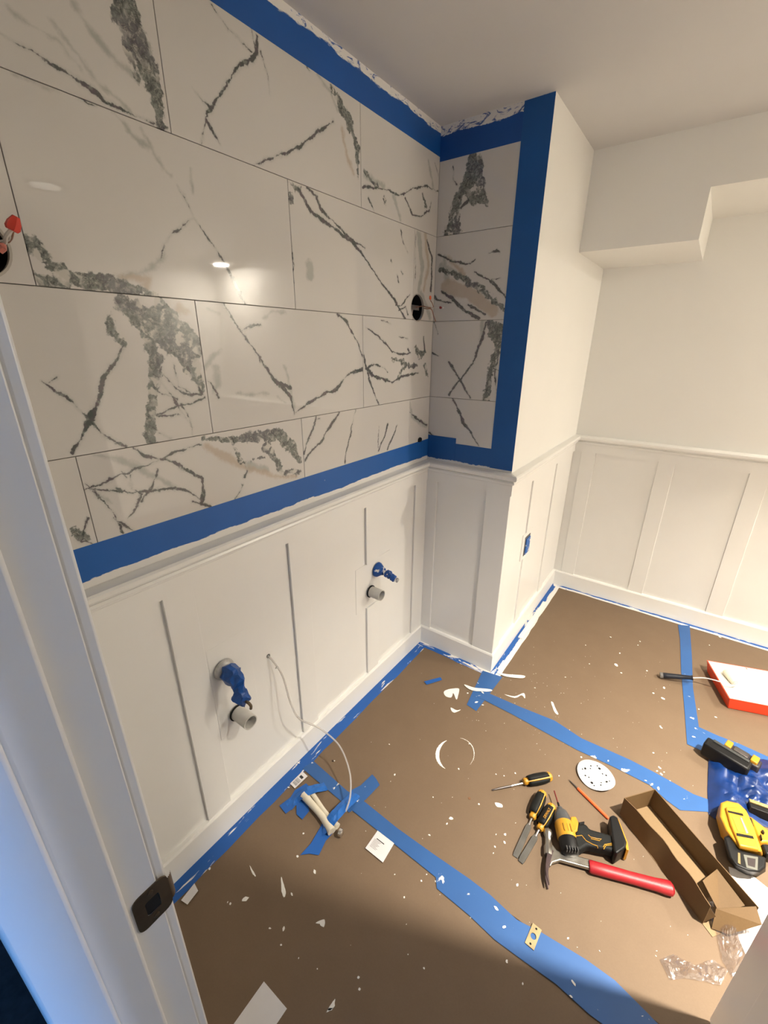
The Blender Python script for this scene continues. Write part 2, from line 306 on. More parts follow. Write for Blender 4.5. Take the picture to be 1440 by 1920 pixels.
# ---------------------------------------------------------------- mesh helpers
def tag(o, label=None, cat=None, group=None, kind=None):
    if label: o['label'] = label
    if cat: o['category'] = cat
    if group: o['group'] = group
    if kind: o['kind'] = kind
    return o
def empty(name, loc, rz=0, **k):
    o = bpy.data.objects.new(name, None); COL.objects.link(o); o.location = loc; o.rotation_euler = (0, 0, rz)
    o.empty_display_size = .02; return tag(o, **k)
class MB:
    def __init__(s): s.bm = bmesh.new()
    def add(s, verts, faces, M=None):
        vs = [s.bm.verts.new(M @ Vector(v) if M else Vector(v)) for v in verts]
        for f in faces:
            try: s.bm.faces.new([vs[i] for i in f])
            except ValueError: pass
        return s
    def box(s, a, b, M=None):
        x0, y0, z0 = a; x1, y1, z1 = b
        return s.add([(x0,y0,z0),(x1,y0,z0),(x1,y1,z0),(x0,y1,z0),(x0,y0,z1),(x1,y0,z1),(x1,y1,z1),(x0,y1,z1)],
                     [(0,3,2,1),(4,5,6,7),(0,1,5,4),(1,2,6,5),(2,3,7,6),(3,0,4,7)], M)
    def prism(s, pts, z0, z1, M=None, top=None):
        """polygon pts (x,y) extruded z0..z1 ; top = optional different polygon"""
        n = len(pts); t = top or pts
        ar = sum(pts[i][0]*pts[(i+1) % n][1]-pts[(i+1) % n][0]*pts[i][1] for i in range(n))
        if ar < 0: pts = pts[::-1]; t = t[::-1]
        v = [(p[0], p[1], z0) for p in pts]+[(p[0], p[1], z1) for p in t]
        return s.add(v, [tuple(range(n))[::-1], tuple(range(n, 2*n))]+[(i, (i+1) % n, n+(i+1) % n, n+i) for i in range(n)], M)
    def lathe(s, prof, n=20, M=None, cap=True, sx=1., sy=1.):
        """prof [(r,z)] about z"""
        v = []; f = []
        for r, z in prof:
            for i in range(n):
                a = 2*math.pi*i/n; v.append((r*math.cos(a)*sx, r*math.sin(a)*sy, z))
        for k in range(len(prof)-1):
            for i in range(n):
                j = (i+1) % n; f.append((k*n+i, k*n+j, (k+1)*n+j, (k+1)*n+i))
        if cap:
            f.append(tuple(range(n))[::-1]); f.append(tuple((len(prof)-1)*n+i for i in range(n)))
        return s.add(v, f, M)
    def tube(s, pts, r, n=8, M=None, rs=None):
        pts = [Vector(p) for p in pts]; v = []; f = []; up = None
        for i, p in enumerate(pts):
            d = (pts[min(i+1, len(pts)-1)]-pts[max(i-1, 0)]).normalized()
            if up is None: up = d.orthogonal().normalized()
            up = (up-d*up.dot(d)).normalized(); q = d.cross(up); rr = rs[i] if rs else r
            for k in range(n):
                a = 2*math.pi*k/n; v.append(p+up*math.cos(a)*rr+q*math.sin(a)*rr)
        m = len(pts)
        for i in range(m-1):
            for k in range(n):
                j = (k+1) % n; f.append((i*n+k, i*n+j, (i+1)*n+j, (i+1)*n+k))
        f.append(tuple(range(n))[::-1]); f.append(tuple((m-1)*n+k for k in range(n)))
        return s.add(v, f, M)
    def build(s, name, m, parent=None, bevel=0, seg=2, smooth=True, **k):
        bmesh.ops.recalc_face_normals(s.bm, faces=s.bm.faces)
        me = bpy.data.meshes.new(name); s.bm.to_mesh(me); s.bm.free()
        o = bpy.data.objects.new(name, me); COL.objects.link(o)
        me.materials.append(m)
        if parent: o.parent = parent
        if bevel:
            b = o.modifiers.new('bevel', 'BEVEL'); b.width = bevel; b.segments = seg; b.limit_method = 'ANGLE'; b.angle_limit = math.radians(35)
        if smooth:
            for p in me.polygons: p.use_smooth = True
            try: me.set_sharp_from_angle(angle=math.radians(38))
            except Exception: pass
        return tag(o, **k)
def spline(pts, n=8):
    P = [Vector(p) for p in pts]; out = []
    for i in range(len(P)-1):
        a = P[max(i-1, 0)]; b = P[i]; c = P[i+1]; d = P[min(i+2, len(P)-1)]
        for k in range(n):
            t = k/n; out.append(.5*((2*b)+(c-a)*t+(2*a-5*b+4*c-d)*t*t+(3*b-a-3*c+d)*t**3))
    out.append(P[-1]); return out
def frame(o, xdir, zdir=(0, 0, 1)):
    """matrix with origin o, local Z along xdir (for lathes lying down), local X near zdir"""
    z = Vector(xdir).normalized(); x = Vector(zdir); x = (x-z*x.dot(z)).normalized(); y = z.cross(x)
    m = Matrix((x, y, z)).transposed().to_4x4(); m.translation = Vector(o); return m
def cut(o, cutter_mb):
    c = cutter_mb.build('cutter', DARK, smooth=False)
    md = o.modifiers.new('cut', 'BOOLEAN'); md.operation = 'DIFFERENCE'; md.object = c; md.solver = 'EXACT'
    dg = bpy.context.evaluated_depsgraph_get(); me = bpy.data.meshes.new_from_object(o.evaluated_get(dg))
    o.modifiers.clear(); o.data = me; bpy.data.objects.remove(c)

# ================================================================ STRUCTURE
XJ = .60; YI = -1.618; YO = -1.735; XR = 3.05; DX2 = 1.40
st = dict(kind='structure')
fl = MB().box((-.6, -3.4, -.06), (XR+.1, B+.1, 0)).build('floor', mat('dark_floor', (.035, .038, .045), .45, var=.5, scale=40), smooth=False)
tag(fl, 'dark floor, bare at the doorway and under the brown paper', 'floor', kind='structure')
# ceiling with a square opening for the recessed lamp
LB = (1.95, -.60)
hs = .08; zc = H
def ring_boxes(x0, y0, x1, y1, cx, cy, z0, z1):
    m = MB()
    m.box((x0, y0, z0), (cx-hs, y1, z1)); m.box((cx+hs, y0, z0), (x1, y1, z1))
    m.box((cx-hs, y0, z0), (cx+hs, cy-hs, z1)); m.box((cx-hs, cy+hs, z0), (cx+hs, y1, z1)); return m
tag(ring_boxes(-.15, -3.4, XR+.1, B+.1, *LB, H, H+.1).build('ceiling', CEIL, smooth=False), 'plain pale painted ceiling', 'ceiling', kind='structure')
# soffit over the back wall
sx = .842; S1 = 1.901; S2 = 2.069; SC = .5405
sof = MB()
sof.prism([(D, S1), (sx, S1), (sx, S2), (2.0, S2), (2.0, H+.02), (D, H+.02)], -B-.05, -SC, Matrix(((1,0,0,0),(0,0,-1,0),(0,1,0,0),(0,0,0,1))))
tag(sof.build('trim_1', PAINT, smooth=False), 'stepped painted soffit boxed in under the ceiling at the back wall', 'soffit', kind='structure')

# ---- walls ; tiles
TZ = [1.022, 1.3063, 1.6113, 1.9163, 2.2213, H]
JL = {0: [-1.397, -.781, -.165], 1: [-1.087, -.4725], 2: [-1.389, -.776, -.160], 3: [-1.087, -.4725], 4: [-1.389, -.776, -.160]}
wl = MB().box((-.12, YI, 0), (-.011, 0.1, H)).build('wall_left', GROUT, smooth=False)
tag(wl, 'left wall with marble look tile above white wainscot', 'wall', kind='structure')
wr = MB().box((-.011, .011, 0), (D-.06, .1, H)).build('wall_alcove', GROUT, smooth=False)
tag(wr, 'narrow end wall of the tiled recess above white wainscot', 'wall', kind='structure')
def tdepth(p): return (p-CAM).dot(FW)
def conv(lst, ax):
    out = []
    for kind, pts in lst:
        q = []
        for x, y, w in pts:
            p = at(ax, 0., x, y); hw = w*.5*tdepth(p)/F
            if kind in 'v': hw *= .85
            q.append((p, hw))
        out.append((kind, q))
    return out
CL = conv(VL, 0); CR = conv(VR, 1)
def mid(q):
    c = Vector((0, 0, 0))
    for p, w in q: c += p
    return c/len(q)
g = .0007
jb = [(-.125, 1.656), (-1.462, 1.665)]
ti = 0
for r in range(5):
    z0, z1 = TZ[r], TZ[r+1]
    ys = [YI]+JL[r]+[0.]
    for a, b in zip(ys, ys[1:]):
        y1 = b-(g if b < 0 else 0)
        o = MB().box((-.010, a+g, z0+g), (0, y1, z1-g)).build('tile', GROUT, wl, smooth=False)
        ss = [(k, q) for k, q in CL if a <= mid(q).y <= b and z0 <= mid(q).z <= z1]
        for cy, cz in jb:
            if a-.05 < cy < b+.05 and z0-.05 < cz < z1+.05 and (cz+.05 > z0 and cz-.05 < z1):
                cut(o, MB().lathe([(.050, -.03), (.050, .03)], 36, frame((0, cy, cz), (1, 0, 0))))
        o.data.materials.clear(); o.data.materials.append(marble('marble_tile_left_%d' % ti, ss, 0, 0, ti)); ti += 1
        bv = o.modifiers.new('bevel', 'BEVEL'); bv.width = .0006; bv.segments = 1; bv.limit_method = 'ANGLE'
for r in range(5):
    z0, z1 = TZ[r], TZ[r+1]
    o = MB().box((0.0005, 0, z0+g), (D-.0005, .010, z1-g)).build('tile', marble('marble_tile_return_%d' % r, [(k, q) for k, q in CR if z0 <= mid(q).z <= z1], 1, 0, 40+r), wr, smooth=False)
    bv = o.modifiers.new('bevel', 'BEVEL'); bv.width = .0006; bv.segments = 1; bv.limit_method = 'ANGLE'
for cy, cz in jb:
    cut(wl, MB().lathe([(.049, -.09), (.049, .03)], 36, frame((0, cy, cz), (1, 0, 0))))
# wainscot back panels
hole = (-.998, .548)
pn = MB().box((-.011, YI, 0), (0, 0, ZR)).build('wainscot_panel', TRIM, wl, smooth=False)
cut(pn, MB().lathe([(.006, -.02), (.006, .02)], 12, frame((0, hole[0], hole[1]), (1, 0, 0))))
MB().box((0, 0, 0), (D-.001, .011, ZR)).build('wainscot_panel', TRIM, wr, smooth=False)
ws = MB().box((D-.06, 0.0005, 0), (D, B, H)).build('wall_column', PAINT, smooth=False)
tag(ws, 'bright side wall of the boxed out column', 'wall', kind='structure')
MB().box((D, .0, 0), (D+.0015, B, ZR)).build('wainscot_panel', TRIM, ws, smooth=False)
wb = MB().box((D-.06, B, 0), (XR, B+.1, H)).build('wall_back', PAINT, smooth=False)
tag(wb, 'back wall, plain paint above white board and batten wainscot', 'wall', kind='structure')
MB().box((D, B-.0015, 0), (XR, B, ZR)).build('wainscot_panel', TRIM, wb, smooth=False)
wright = MB().box((XR, YO, 0), (XR+.1, B+.1, H)).build('wall_right', PAINT, smooth=False); tag(wright, 'right side wall out of the frame', 'wall', kind='structure')
wd = MB().box((-.011, YO, 0), (XJ-.018, YI, H)).box((DX2+.018, YO, 0), (XR, YI, H)).box((XJ-.018, YO, 2.05), (DX2+.018, YI, H)).build('wall_front', PAINT, smooth=False)
tag(wd, 'wall that holds the doorway', 'wall', kind='structure')
# hall side shell
tag(MB().box((-.6, -3.4, 0), (XR, -3.3, H)).build('wall_hall', PAINT, smooth=False), 'hallway wall facing the doorway', 'wall', kind='structure')
tag(MB().box((-.7, -3.4, 0), (-.6, YO, H)).build('wall_hall_end', PAINT, smooth=False), 'end wall of the hallway left of the doorway', 'wall', kind='structure')

# battens
BT = .009
def batten(w, a, b): MB().box(a, b).build('batten', TRIM, w, bevel=.0012)
for y0, y1 in ((-1.606, -1.60), (-1.295, -1.213), (-.880, -.799), (-.108, -BT)):
    batten(wl, (0, y0, .10), (BT, y1, .94))
batten(wl, (0, -.475, .10), (BT, -.394, .455)); batten(wl, (0, -.475, .667), (BT, -.394, .94))
MB().box((0, -.54, .455), (.0016, -.30, .667)).build('access_patch', TRIM, wl, bevel=.0006)
MB().box((0, -1.205, .36), (.0009, -1.06, .70)).build('access_patch', TRIM, wl, bevel=.0006)
batten(wr, (0, -BT, .10), (.064, 0, .94)); batten(wr, (.310, -BT, .10), (D+BT, 0, .94))
batten(ws, (D, 0, .10), (D+BT, .080, .94))
batten(ws, (D, .300, .10), (D+BT, .380, .497)); batten(ws, (D, .300, .643), (D+BT, .380, .94))
MB().box((D, .262, .497), (D+.0075, .40, .643)).build('access_patch', TRIM, ws, bevel=.003)
batten(ws, (D, .703, .10), (D+BT, .785, .94)); 
for x in (.459, .860, 1.258, 1.66, 2.06, 2.46, 2.86): batten(wb, (x, B-BT, .10), (x+.080, B, .94))
# mitred profiles
CP = [(0, -2.2), (0, 0), (D, 0), (D, B), (XR, B)]
PATH = [((0, YI), (0, 0)), ((0, 0), (D, 0)), ((D, 0), (D, B)), ((D, B), (XR, B))]
def off(i, end, d):
    # plan point of segment i at end (0/1), offset d into the room
    c = [lambda d: (d, YI), lambda d: (d, -d), lambda d: (D+d, -d), lambda d: (D+d, B-d), lambda d: (XR, B-d)]
    return c[i+end](d)
def moulding(i, prof, name, **k):
    n = len(prof); v = []
    for e in (0, 1):
        for d, z in prof: p = off(i, e, d); v.append((p[0], p[1], z))
    m = MB(); m.add(v, [(j, (j+1) % n, n+(j+1) % n, n+j) for j in range(n)]+[tuple(range(n)), tuple(range(n, 2*n))[::-1]])
    o = m.build(name, TRIM, smooth=False); return tag(o, **k)
FLAT = [(0, .925), (.014, .925), (.014, .970), (.0, .970)]
CAPP = [(0, .970), (.013, .970), (.013, .976), (.021, .977), (.024, .983), (.021, .989), (.017, .990), (.017, .995), (.031, .996), (.036, 1.003), (.036, 1.013), (.031, 1.018), (0, ZR)]
BASEP = [(0, 0), (.016, 0), (.016, .096), (.012, .104), (0, .105)]
wn = ['left wall under the marble tile', 'recess end wall', 'column side wall', 'back wall']
for i, w in enumerate((wl, wr, ws, wb)):
    o = moulding(i, CAPP, 'trim_%d' % (2+i), label='white chair rail moulding on the '+wn[i], cat='chair rail', kind='structure')
    f = moulding(i, FLAT, 'rail_board', ); f.parent = o
    moulding(i, BASEP, 'baseboard_'+('left', 'alcove', 'column', 'back')[i], label='white baseboard along the '+wn[i], cat='baseboard', kind='structure')

# ---- recessed can and flush lamp
can = empty('recessed_light', (LB[0], LB[1], H), label='round recessed ceiling lamp over the room', cat='lamp')
MB().lathe([(.065, .10), (.068, 0), (.068, -.002), (.095, -.004), (.098, 0), (.098, .002), (.072, .002), (.069, .104)], 40, cap=False).build('can_housing', mat('dark_baffle', (.004, .004, .004), 1.0, **{'Specular IOR Level': 0.0}), can)
MB().lathe([(.069, .104), (.069, .108)], 32).build('can_top', mat('white_can', (.7, .7, .7)), can)
em = NT('lamp_glow'); em.set((1, 1, 1), .5); em.b.inputs['Emission Color'].default_value = WARM+(1,); em.b.inputs['Emission Strength'].default_value = 18
MB().lathe([(.050, .092), (.050, .096)], 32).build('bulb_lens', em.m, can)
la = area('recessed_lamp_light', (0, 0, .088), (0, 0, -1), .10, .10, P_RECESS, WARM, 'DISK', 150); la.parent = can
fx = empty('flush_light', (2.64, .88, H), label='flush ceiling lamp out of frame at right', cat='lamp')
MB().lathe([(.10, 0), (.10, -.085), (.085, -.10), (.07, -.10)], 36).build('lamp_body', TRIM, fx)
em2 = NT('lamp_glow_bright'); em2.set((1, 1, 1), .5); em2.b.inputs['Emission Color'].default_value = WARM+(1,); em2.b.inputs['Emission Strength'].default_value = 60
MB().lathe([(.06, -.1005), (.06, -.104)], 32).build('lamp_lens', em2.m, fx)
lb = area('flush_lamp_light', (0, 0, -.106), (0, 0, -1), .12, .12, P_FLUSH, WARM, 'DISK', 180); lb.parent = fx

# ---- door jamb (left) with strike plate ; door
jm = MB().box((XJ-.018, YO, 0), (XJ, YI, 2.05)).build('trim_6', TRIM, bevel=.0015); tag(jm, 'left door jamb in the foreground with a bronze strike plate', 'door jamb', kind='structure')
MB().box((XJ, -1.6915, 0), (XJ+.011, -1.652, 2.03)).build('door_stop', TRIM, jm, bevel=.004, seg=3)
MB().box((XJ-.075, YI, 0), (XJ-.004, YI+.012, 2.10)).build('casing', TRIM, jm, bevel=.003)
MB().box((XJ-.07, YO-.001, 0), (XJ+.022, -1.691, 2.10)).build('casing', TRIM, jm, bevel=.004, seg=3)
jr = MB().box((DX2, YO, 0), (DX2+.018, YI, 2.05)).build('trim_7', TRIM, bevel=.0015); tag(jr, 'right door jamb beside the camera', 'door jamb', kind='structure')
MB().box((XJ-.018, YO, 2.032), (DX2+.018, YI, 2.05)).build('head_jamb', TRIM, jr)
# strike plate
sp = MB()
def rrect(w, h, r, n=5):
    o = []
    for cx, cy, a0 in ((w/2-r, h/2-r, 0), (-w/2+r, h/2-r, 90), (-w/2+r, -h/2+r, 180), (w/2-r, -h/2+r, 270)):
        for k in range(n+1):
            a = math.radians(a0+90*k/n); o.append((cx+r*math.cos(a), cy+r*math.sin(a)))
    return o
Mst = Matrix(((0, 0, 1, XJ), (1, 0, 0, -1.6275), (0, 1, 0, .9085), (0, 0, 0, 1)))
outer = rrect(.040, .057, .009); inner = rrect(.016, .023, .003)
n = len(outer); v = [(p[0], p[1], .0016) for p in outer]+[(p[0], p[1], .0016) for p in inner]+[(p[0], p[1], 0) for p in outer]
sp.add(v, [(i, (i+1) % n, n+(i+1) % n, n+i) for i in range(n)]+[(i, (i+1) % n, 2*n+(i+1) % n, 2*n+i) for i in range(n)], Mst)
# curved lip round the edge
lip = []
for k in range(6):
    a = k/5*1.2; lip.append((-1.6085+.008*math.sin(a), XJ+.0016-.008*(1-math.cos(a))*1.1))
for (ya, xa), (yb, xb) in zip(lip, lip[1:]): sp.add([(xa, ya, .888), (xb, yb, .890), (xb, yb, .927), (xa, ya, .929)], [(0, 1, 2, 3)])
stp = sp.build('strike_plate', BRONZE, jm, label='bronze latch strike plate')
MB().prism(rrect(.0158, .0228, .003), 0, .0009, Mst).build('latch_hole', DARK, jm)
for dz in (-.021, .021): MB().lathe([(.0035, .0015), (.0035, .0022), (.001, .0028)], 12, frame((XJ, -1.6275, .9085+dz), (1, 0, 0))).build('screw', BRONZE, jm)
# open door
dr = empty('door_1', (1.385, YI+.004, .0), math.radians(0)); tag(dr, 'grey white door leaf standing open at the lower right corner', 'door', kind='structure')
DE = Vector((1.325, -.826, 0))-Vector((1.385, YI+.004, 0)); dl = DE.length; dr.rotation_euler = (0, 0, math.atan2(DE.y, DE.x))
MB().box((0, -.036, .012), (dl, 0, 2.03)).build('door_slab', TRIM, dr, bevel=.003)
for z0, z1 in ((.2, .85), (1.0, 1.85)):
    MB().box((.10, -.004, z0), (dl-.10, .004, z1)).build('door_panel', TRIM, dr, bevel=.004)
MB().lathe([(.0, .0), (.028, 0), (.028, .006), (.010, .010), (.010, .035), (.024, .045), (.027, .055), (.020, .066), (0, .068)], 24, frame((dl-.065, 0.0, .95), (0, 1, 0)), cap=False).build('door_knob', BRONZE, dr)

# ================================================================ FLOOR PAPER
p8a = Wf(578, 1436); p8b = Wf(1180, 1880); d8 = (p8b-p8a).normalized()
p6a = Wf(900, 1300); p6b = Wf(1300, 1498); d6 = (p6b-p6a).normalized()
p7a = Wf(1283, 1172); p7b = Wf(1300, 1385); d7 = (p7b-p7a).normalized()
def X2(p): return (p.x, p.y)
def hit(p, d, x=None, y=None):
    t = (x-p.x)/d.x if x is not None else (y-p.y)/d.y
    return (p.x+d.x*t, p.y+d.y*t)
TH = .0010
def sheet(pts, **k): return tag(MB().prism(pts, .0002, TH).build('floor_paper', RAM, smooth=False), **k)
e8l = hit(p8a, d8, x=.017); e8r = hit(p8a, d8, x=XR-.02)
sheet([(.017, YI+.013), e8l, hit(p8a, d8, x=DX2-.02), (DX2-.02, YI+.013)] if e8r[1] < -1.5 else [(.017, YI+.005), (.017, e8l[1]), (XR-.02, e8r[1]), (XR-.02, YI+.005)], label='brown floor paper sheet nearest the doorway, lying in shade', cat='floor paper')
q6 = hit(p6a, d6, x=D+.02); q6r = hit(p6a, d6, x=XR-.02)
sheet([(e8l[0], e8l[1]+.002), (.017, -.018), (D+.02, -.018), q6, (q6r[0], q6r[1]), (e8r[0], e8r[1]+.002)], label='brown floor paper sheet in the middle with the tools on it', cat='floor paper')
q7t = hit(p7a, d7, y=B-.018); t67 = None
# intersection of seam 7 with seam 6
det = d7.x*(-d6.y)+d6.x*d7.y; rx, ry = p6a.x-p7a.x, p6a.y-p7a.y
tt = (rx*(-d6.y)+d6.x*ry)/det; i67 = (p7a.x+d7.x*tt, p7a.y+d7.y*tt)
kb = X2(Wf(1300, 1386)); kr = Wf(1440, 1432); sl = (kr.y-kb[1])/(kr.x-kb[0]); kR = (XR-.02, kb[1]+sl*(XR-.02-kb[0]))
sheet([(q6[0], q6[1]+.002), (D+.02, B-.018), q7t, kb, kR, (q6r[0], q6r[1]+.002)], label='brown floor paper sheet in the far corner by the column', cat='floor paper')
sheet([(kb[0]+.002, kb[1]+.002), (q7t[0]+.002, q7t[1]), (XR-.02, B-.018), (kR[0], kR[1]+.002)], label='brown floor paper sheet at right under the red paint tray', cat='floor paper')

# ================================================================ TAPE
zt = [TH+.0002]
def ftape(pix, m, label, z=None, world=None, wav=True):
    pts = world or [X2(Wf(x, y)) for x, y in pix]
    zt[0] += .00022
    return tag(MB().prism(pts, zt[0], zt[0]+.0002).build('masking_tape', m, smooth=False), label, 'tape')
T_PLAIN = tape_mat('blue_tape', streaks=(.70, (1, 1, 1), 0))
T_FLOOR = tape_mat('blue_floor_tape', streaks=(.66, (1, 1, 1), .6), base=(.028, .110, .32))
T_LB = tape_mat('blue_tape_left_base', streaks=(.615, (2.2, .35, 1), 0))
T_AB = tape_mat('blue_tape_alcove_base', streaks=(.54, (.4, 2., 1), 0))
T_CB = tape_mat('blue_tape_column_base', paint=(0, D+.040, 1, .012, 0), streaks=(.58, (2, .4, 1), 0))
T_BB = tape_mat('blue_tape_back_base', paint=(1, B-.034, -1, .008, .60), streaks=(.5, (.3, 2, 1), 0))
def wob(a, b, c, n, amp, axis, seed):
    out = []
    for k in range(n+1):
        t = a+(b-a)*k/n; q = c+amp*(mnoise.noise(Vector((t*9, seed, 0)))+.6*mnoise.noise(Vector((t*40, seed, 5))))
        out.append((t, q) if axis == 0 else (q, t))
    return out
ftape(None, T_LB, 'blue painter tape strip on the floor along the left wall baseboard', world=[(.0165, YI+.013), (.0165, -.0165), (.060, -.05)]+wob(-.06, YI+.013, .064, 24, .006, 1, 1))
ftape(None, T_AB, 'blue painter tape strip on the floor along the recess end wall', world=[(.0165, -.0165), (D+.016, -.0165)]+wob(D+.03, .02, -.050, 14, .006, 0, 2))
ftape(None, T_CB, 'paint smeared blue tape strip on the floor along the column side', world=[(D+.0165, -.06), (D+.0165, B-.0165), (D+.06, B-.0165)]+wob(B-.02, -.06, D+.066, 22, .008, 1, 3))
ftape(None, T_BB, 'white streaked blue tape strip on the floor along the back wall', world=[(D+.0165, B-.0165), (XR-.02, B-.0165)]+wob(XR-.02, D+.03, B-.052, 40, .006, 0, 4))
ftape([(905,1258),(942,1270),(893,1334),(875,1322)], T_FLOOR, 'short blue tape piece running out from the column corner')
ftape([(897,1289),(915,1300),(975,1326),(1040,1352),(1090,1385),(1180,1425),(1225,1448),(1265,1470),(1300,1490),(1325,1499),(1400,1510),(1395,1545),(1325,1523),(1275,1520),(1250,1502),(1218,1473),(1155,1441),(1080,1406),(1020,1373),(960,1340),(905,1312),(885,1305)], T_FLOOR, 'narrow blue tape seam from column corner to the blue cloth')
ftape([(1271,1172),(1293,1174),(1297,1230),(1299,1290),(1305,1330),(1310,1364),(1332,1376),(1288,1396),(1283,1330),(1277,1260),(1275,1199)], T_FLOOR, 'blue tape strip from the back wall down toward the paint tray')
ftape([(1293,1366),(1310,1364),(1345,1380),(1385,1395),(1440,1420),(1500,1440),(1490,1470),(1420,1445),(1360,1420),(1318,1410),(1288,1396)], T_FLOOR, 'blue tape strip passing under the black tool base')
ftape([(567,1442),(588,1428),(651,1484),(682,1503),(745,1554),(812,1602),(880,1649),(919,1679),(969,1726),(1014,1749),(1098,1800),(1152,1839),(1214,1901),(1260,1950),(1180,1960),(1102,1901),(1043,1847),(977,1800),(927,1763),(880,1718),(819,1667),(817,1646),(741,1585),(710,1560),(658,1519),(637,1501)], T_FLOOR, 'long wide blue tape seam crossing the foreground floor')
ftape([(698,1453),(705,1461),(712,1473),(686,1500),(655,1525),(636,1508),(660,1482),(676,1474)], T_FLOOR, 'blue tape tab crossing the long seam near the clear tube')
ftape([(574,1470),(582,1478),(556,1508),(549,1517),(536,1527),(524,1512),(545,1496),(553,1483)], T_PLAIN, 'blue tape tab left of the cream fitting, nearest the baseboard')
ftape([(556,1505),(575,1498),(580,1522),(567,1538),(556,1528)], T_PLAIN, 'pointed blue tape tab under the left end of the cream fitting')
ftape([(608,1540),(632,1552),(622,1566),(611,1578),(598,1605),(580,1602),(563,1605),(583,1583)], T_PLAIN, 'blue tape tail pointing toward the doorway from the cream fitting')
ftape([(795,1279),(826,1271),(829,1276),(800,1285)], T_PLAIN, 'tiny scrap of blue tape alone on the brown paper')
# wall tape
def wtape(a, b, m, label): return tag(MB().box(a, b).build('masking_tape', m, smooth=False), label, 'tape')
TT = .0005
T_UL = tape_mat('blue_tape_top_left', paint=(2, 2.243, 1, .014, .56), base=(.003, .085, .36))
T_UA = tape_mat('blue_tape_top_alcove', paint=(2, 2.232, 1, .012, .53), base=(.002, .072, .32))
T_LL = tape_mat('blue_tape_low_left', paint=(2, 1.041, -1, .010, 0), streaks=(.73, (1, 1, 1.5), .4), base=(.006, .105, .40))
T_LA = tape_mat('blue_tape_low_alcove', paint=(2, 1.035, -1, .010, .62), base=(.002, .090, .34))
T_VA = tape_mat('blue_tape_upright', base=(.002, .090, .34))
wtape((0.0002, YI, 2.172), (TT, 0, H), T_UL, 'blue tape band at the top of the tiled left wall, smeared white along the ceiling')
wtape((0.0002, -TT-.0003, 2.157), (D, -.0002, H), T_UA, 'blue tape band at the top of the recess end wall, smeared white')
wtape((0.0002, YI, ZR+.0005), (TT, 0, 1.117), T_LL, 'blue tape band along the bottom of the tiled left wall above the rail')
wtape((0.0006, -TT-.0003, ZR+.0005), (D, -.0002, 1.112), T_LA, 'blue tape band along the bottom of the recess tile')
wtape((.309, -TT-.0007, 1.03), (D, -TT-.0004, 2.262), T_VA, 'upright blue tape band on the column edge of the recess tile')
wtape((.0008, -TT-.0011, 1.045), (.143, -TT-.0005, 1.136), T_VA, 'short overlapping blue tape patch in the low corner of the recess')

# heavier dabs of paint (geometry)
def blob(name, pts2, M, h, label, **k):
    m = MB(); n = len(pts2); cx = sum(p[0] for p in pts2)/n; cy = sum(p[1] for p in pts2)/n
    ins = [(cx+(p[0]-cx)*.7, cy+(p[1]-cy)*.7) for p in pts2]
    m.add([(p[0], p[1], 0) for p in pts2]+[(p[0], p[1], h) for p in ins], [(i, (i+1) % n, n+(i+1) % n, n+i) for i in range(n)]+[tuple(range(n, 2*n))], M)
    return tag(m.build(name, WETP), label, 'paint', **k)

# ================================================================ SPLATTER
sm = MB(); rnd = random.Random(3)
def irr(m, c, r, z, ang=0, asp=1., n=9, h=.0006):
    ph = rnd.random()*9; pts = []
    for k in range(n):
        a = 2*math.pi*k/n; rr = r*(.65+.6*abs(mnoise.noise(Vector((math.cos(a)*1.3+ph, math.sin(a)*1.3, ph)))))*1.2
        x = math.cos(a)*rr*asp; y = math.sin(a)*rr/asp**.5
        pts.append((c[0]+x*math.cos(ang)-y*math.sin(ang), c[1]+x*math.sin(ang)+y*math.cos(ang)))
    m.prism(pts, z, z+h)
ZS = TH+.0045
ZP = TH+.00005
spec = [(627,1427,2),(740,1453,3),(730,1396,2),(880,1395,2),(860,1442,3),(846,1535,6),(838,1545,3),(805,1566,3),(1145,1195,3),(1162,1225,3),(1200,1203,2),(1155,1247,6),(1165,1262,3),(1060,1270,2),(1225,1300,3),(1196,1210,2),(1245,1290,4),(1243,1310,5),(1238,1362,3),(1240,1365,3),(1098,1210,2),(1105,1245,2),(1237,1440,4),(1240,1452,4),(1232,1446,3),(930,1452,2),(966,1450,3),(945,1455,2),(1048,1455,2),(898,1508,3),(947,1565,4),(946,1580,4),(928,1588,3),(930,1565,2),(925,1600,2),(1090,1420,3),(1225,1412,3),(970,1660,4),(1065,1760,3),(950,1803,4),(980,1845,3),(800,1640,2),(790,1652,3),(817,1653,3),(758,1683,3),(740,1640,2),(765,1790,2),(795,1816,3),(672,1833,4),(674,1855,4),(520,1905,4),(460,1686,8),(432,1695,4),(427,1692,2),(393,1629,4),(506,1741,3),(527,1772,3),(560,1797,2),(595,1817,2),(569,1563,3),(589,1586,3),(558,1606,4),(590,1635,5),(547,1677,4),(532,1742,5),(1256,1465,3),(1268,1481,3),(1245,1448,2),(1400,1199,3),(1350,1195,3),(1342,1345,3),(1310,1330,2),(883,1720,3),(877,1300,3),(890,1310,2),(905,1322,3),(1003,1290,2),(1290,1243,2),(1330,1210,2),(812,1495,2),(1213,1258,3)]
mt = MB(); 
tr_idx = 0
for x, y, w in spec:
    p = Wf(x, y); irr(sm, (p.x, p.y), w*.5*tdepth(p)/F*1.1, ZP, rnd.random()*3, 1+rnd.random()*.5)
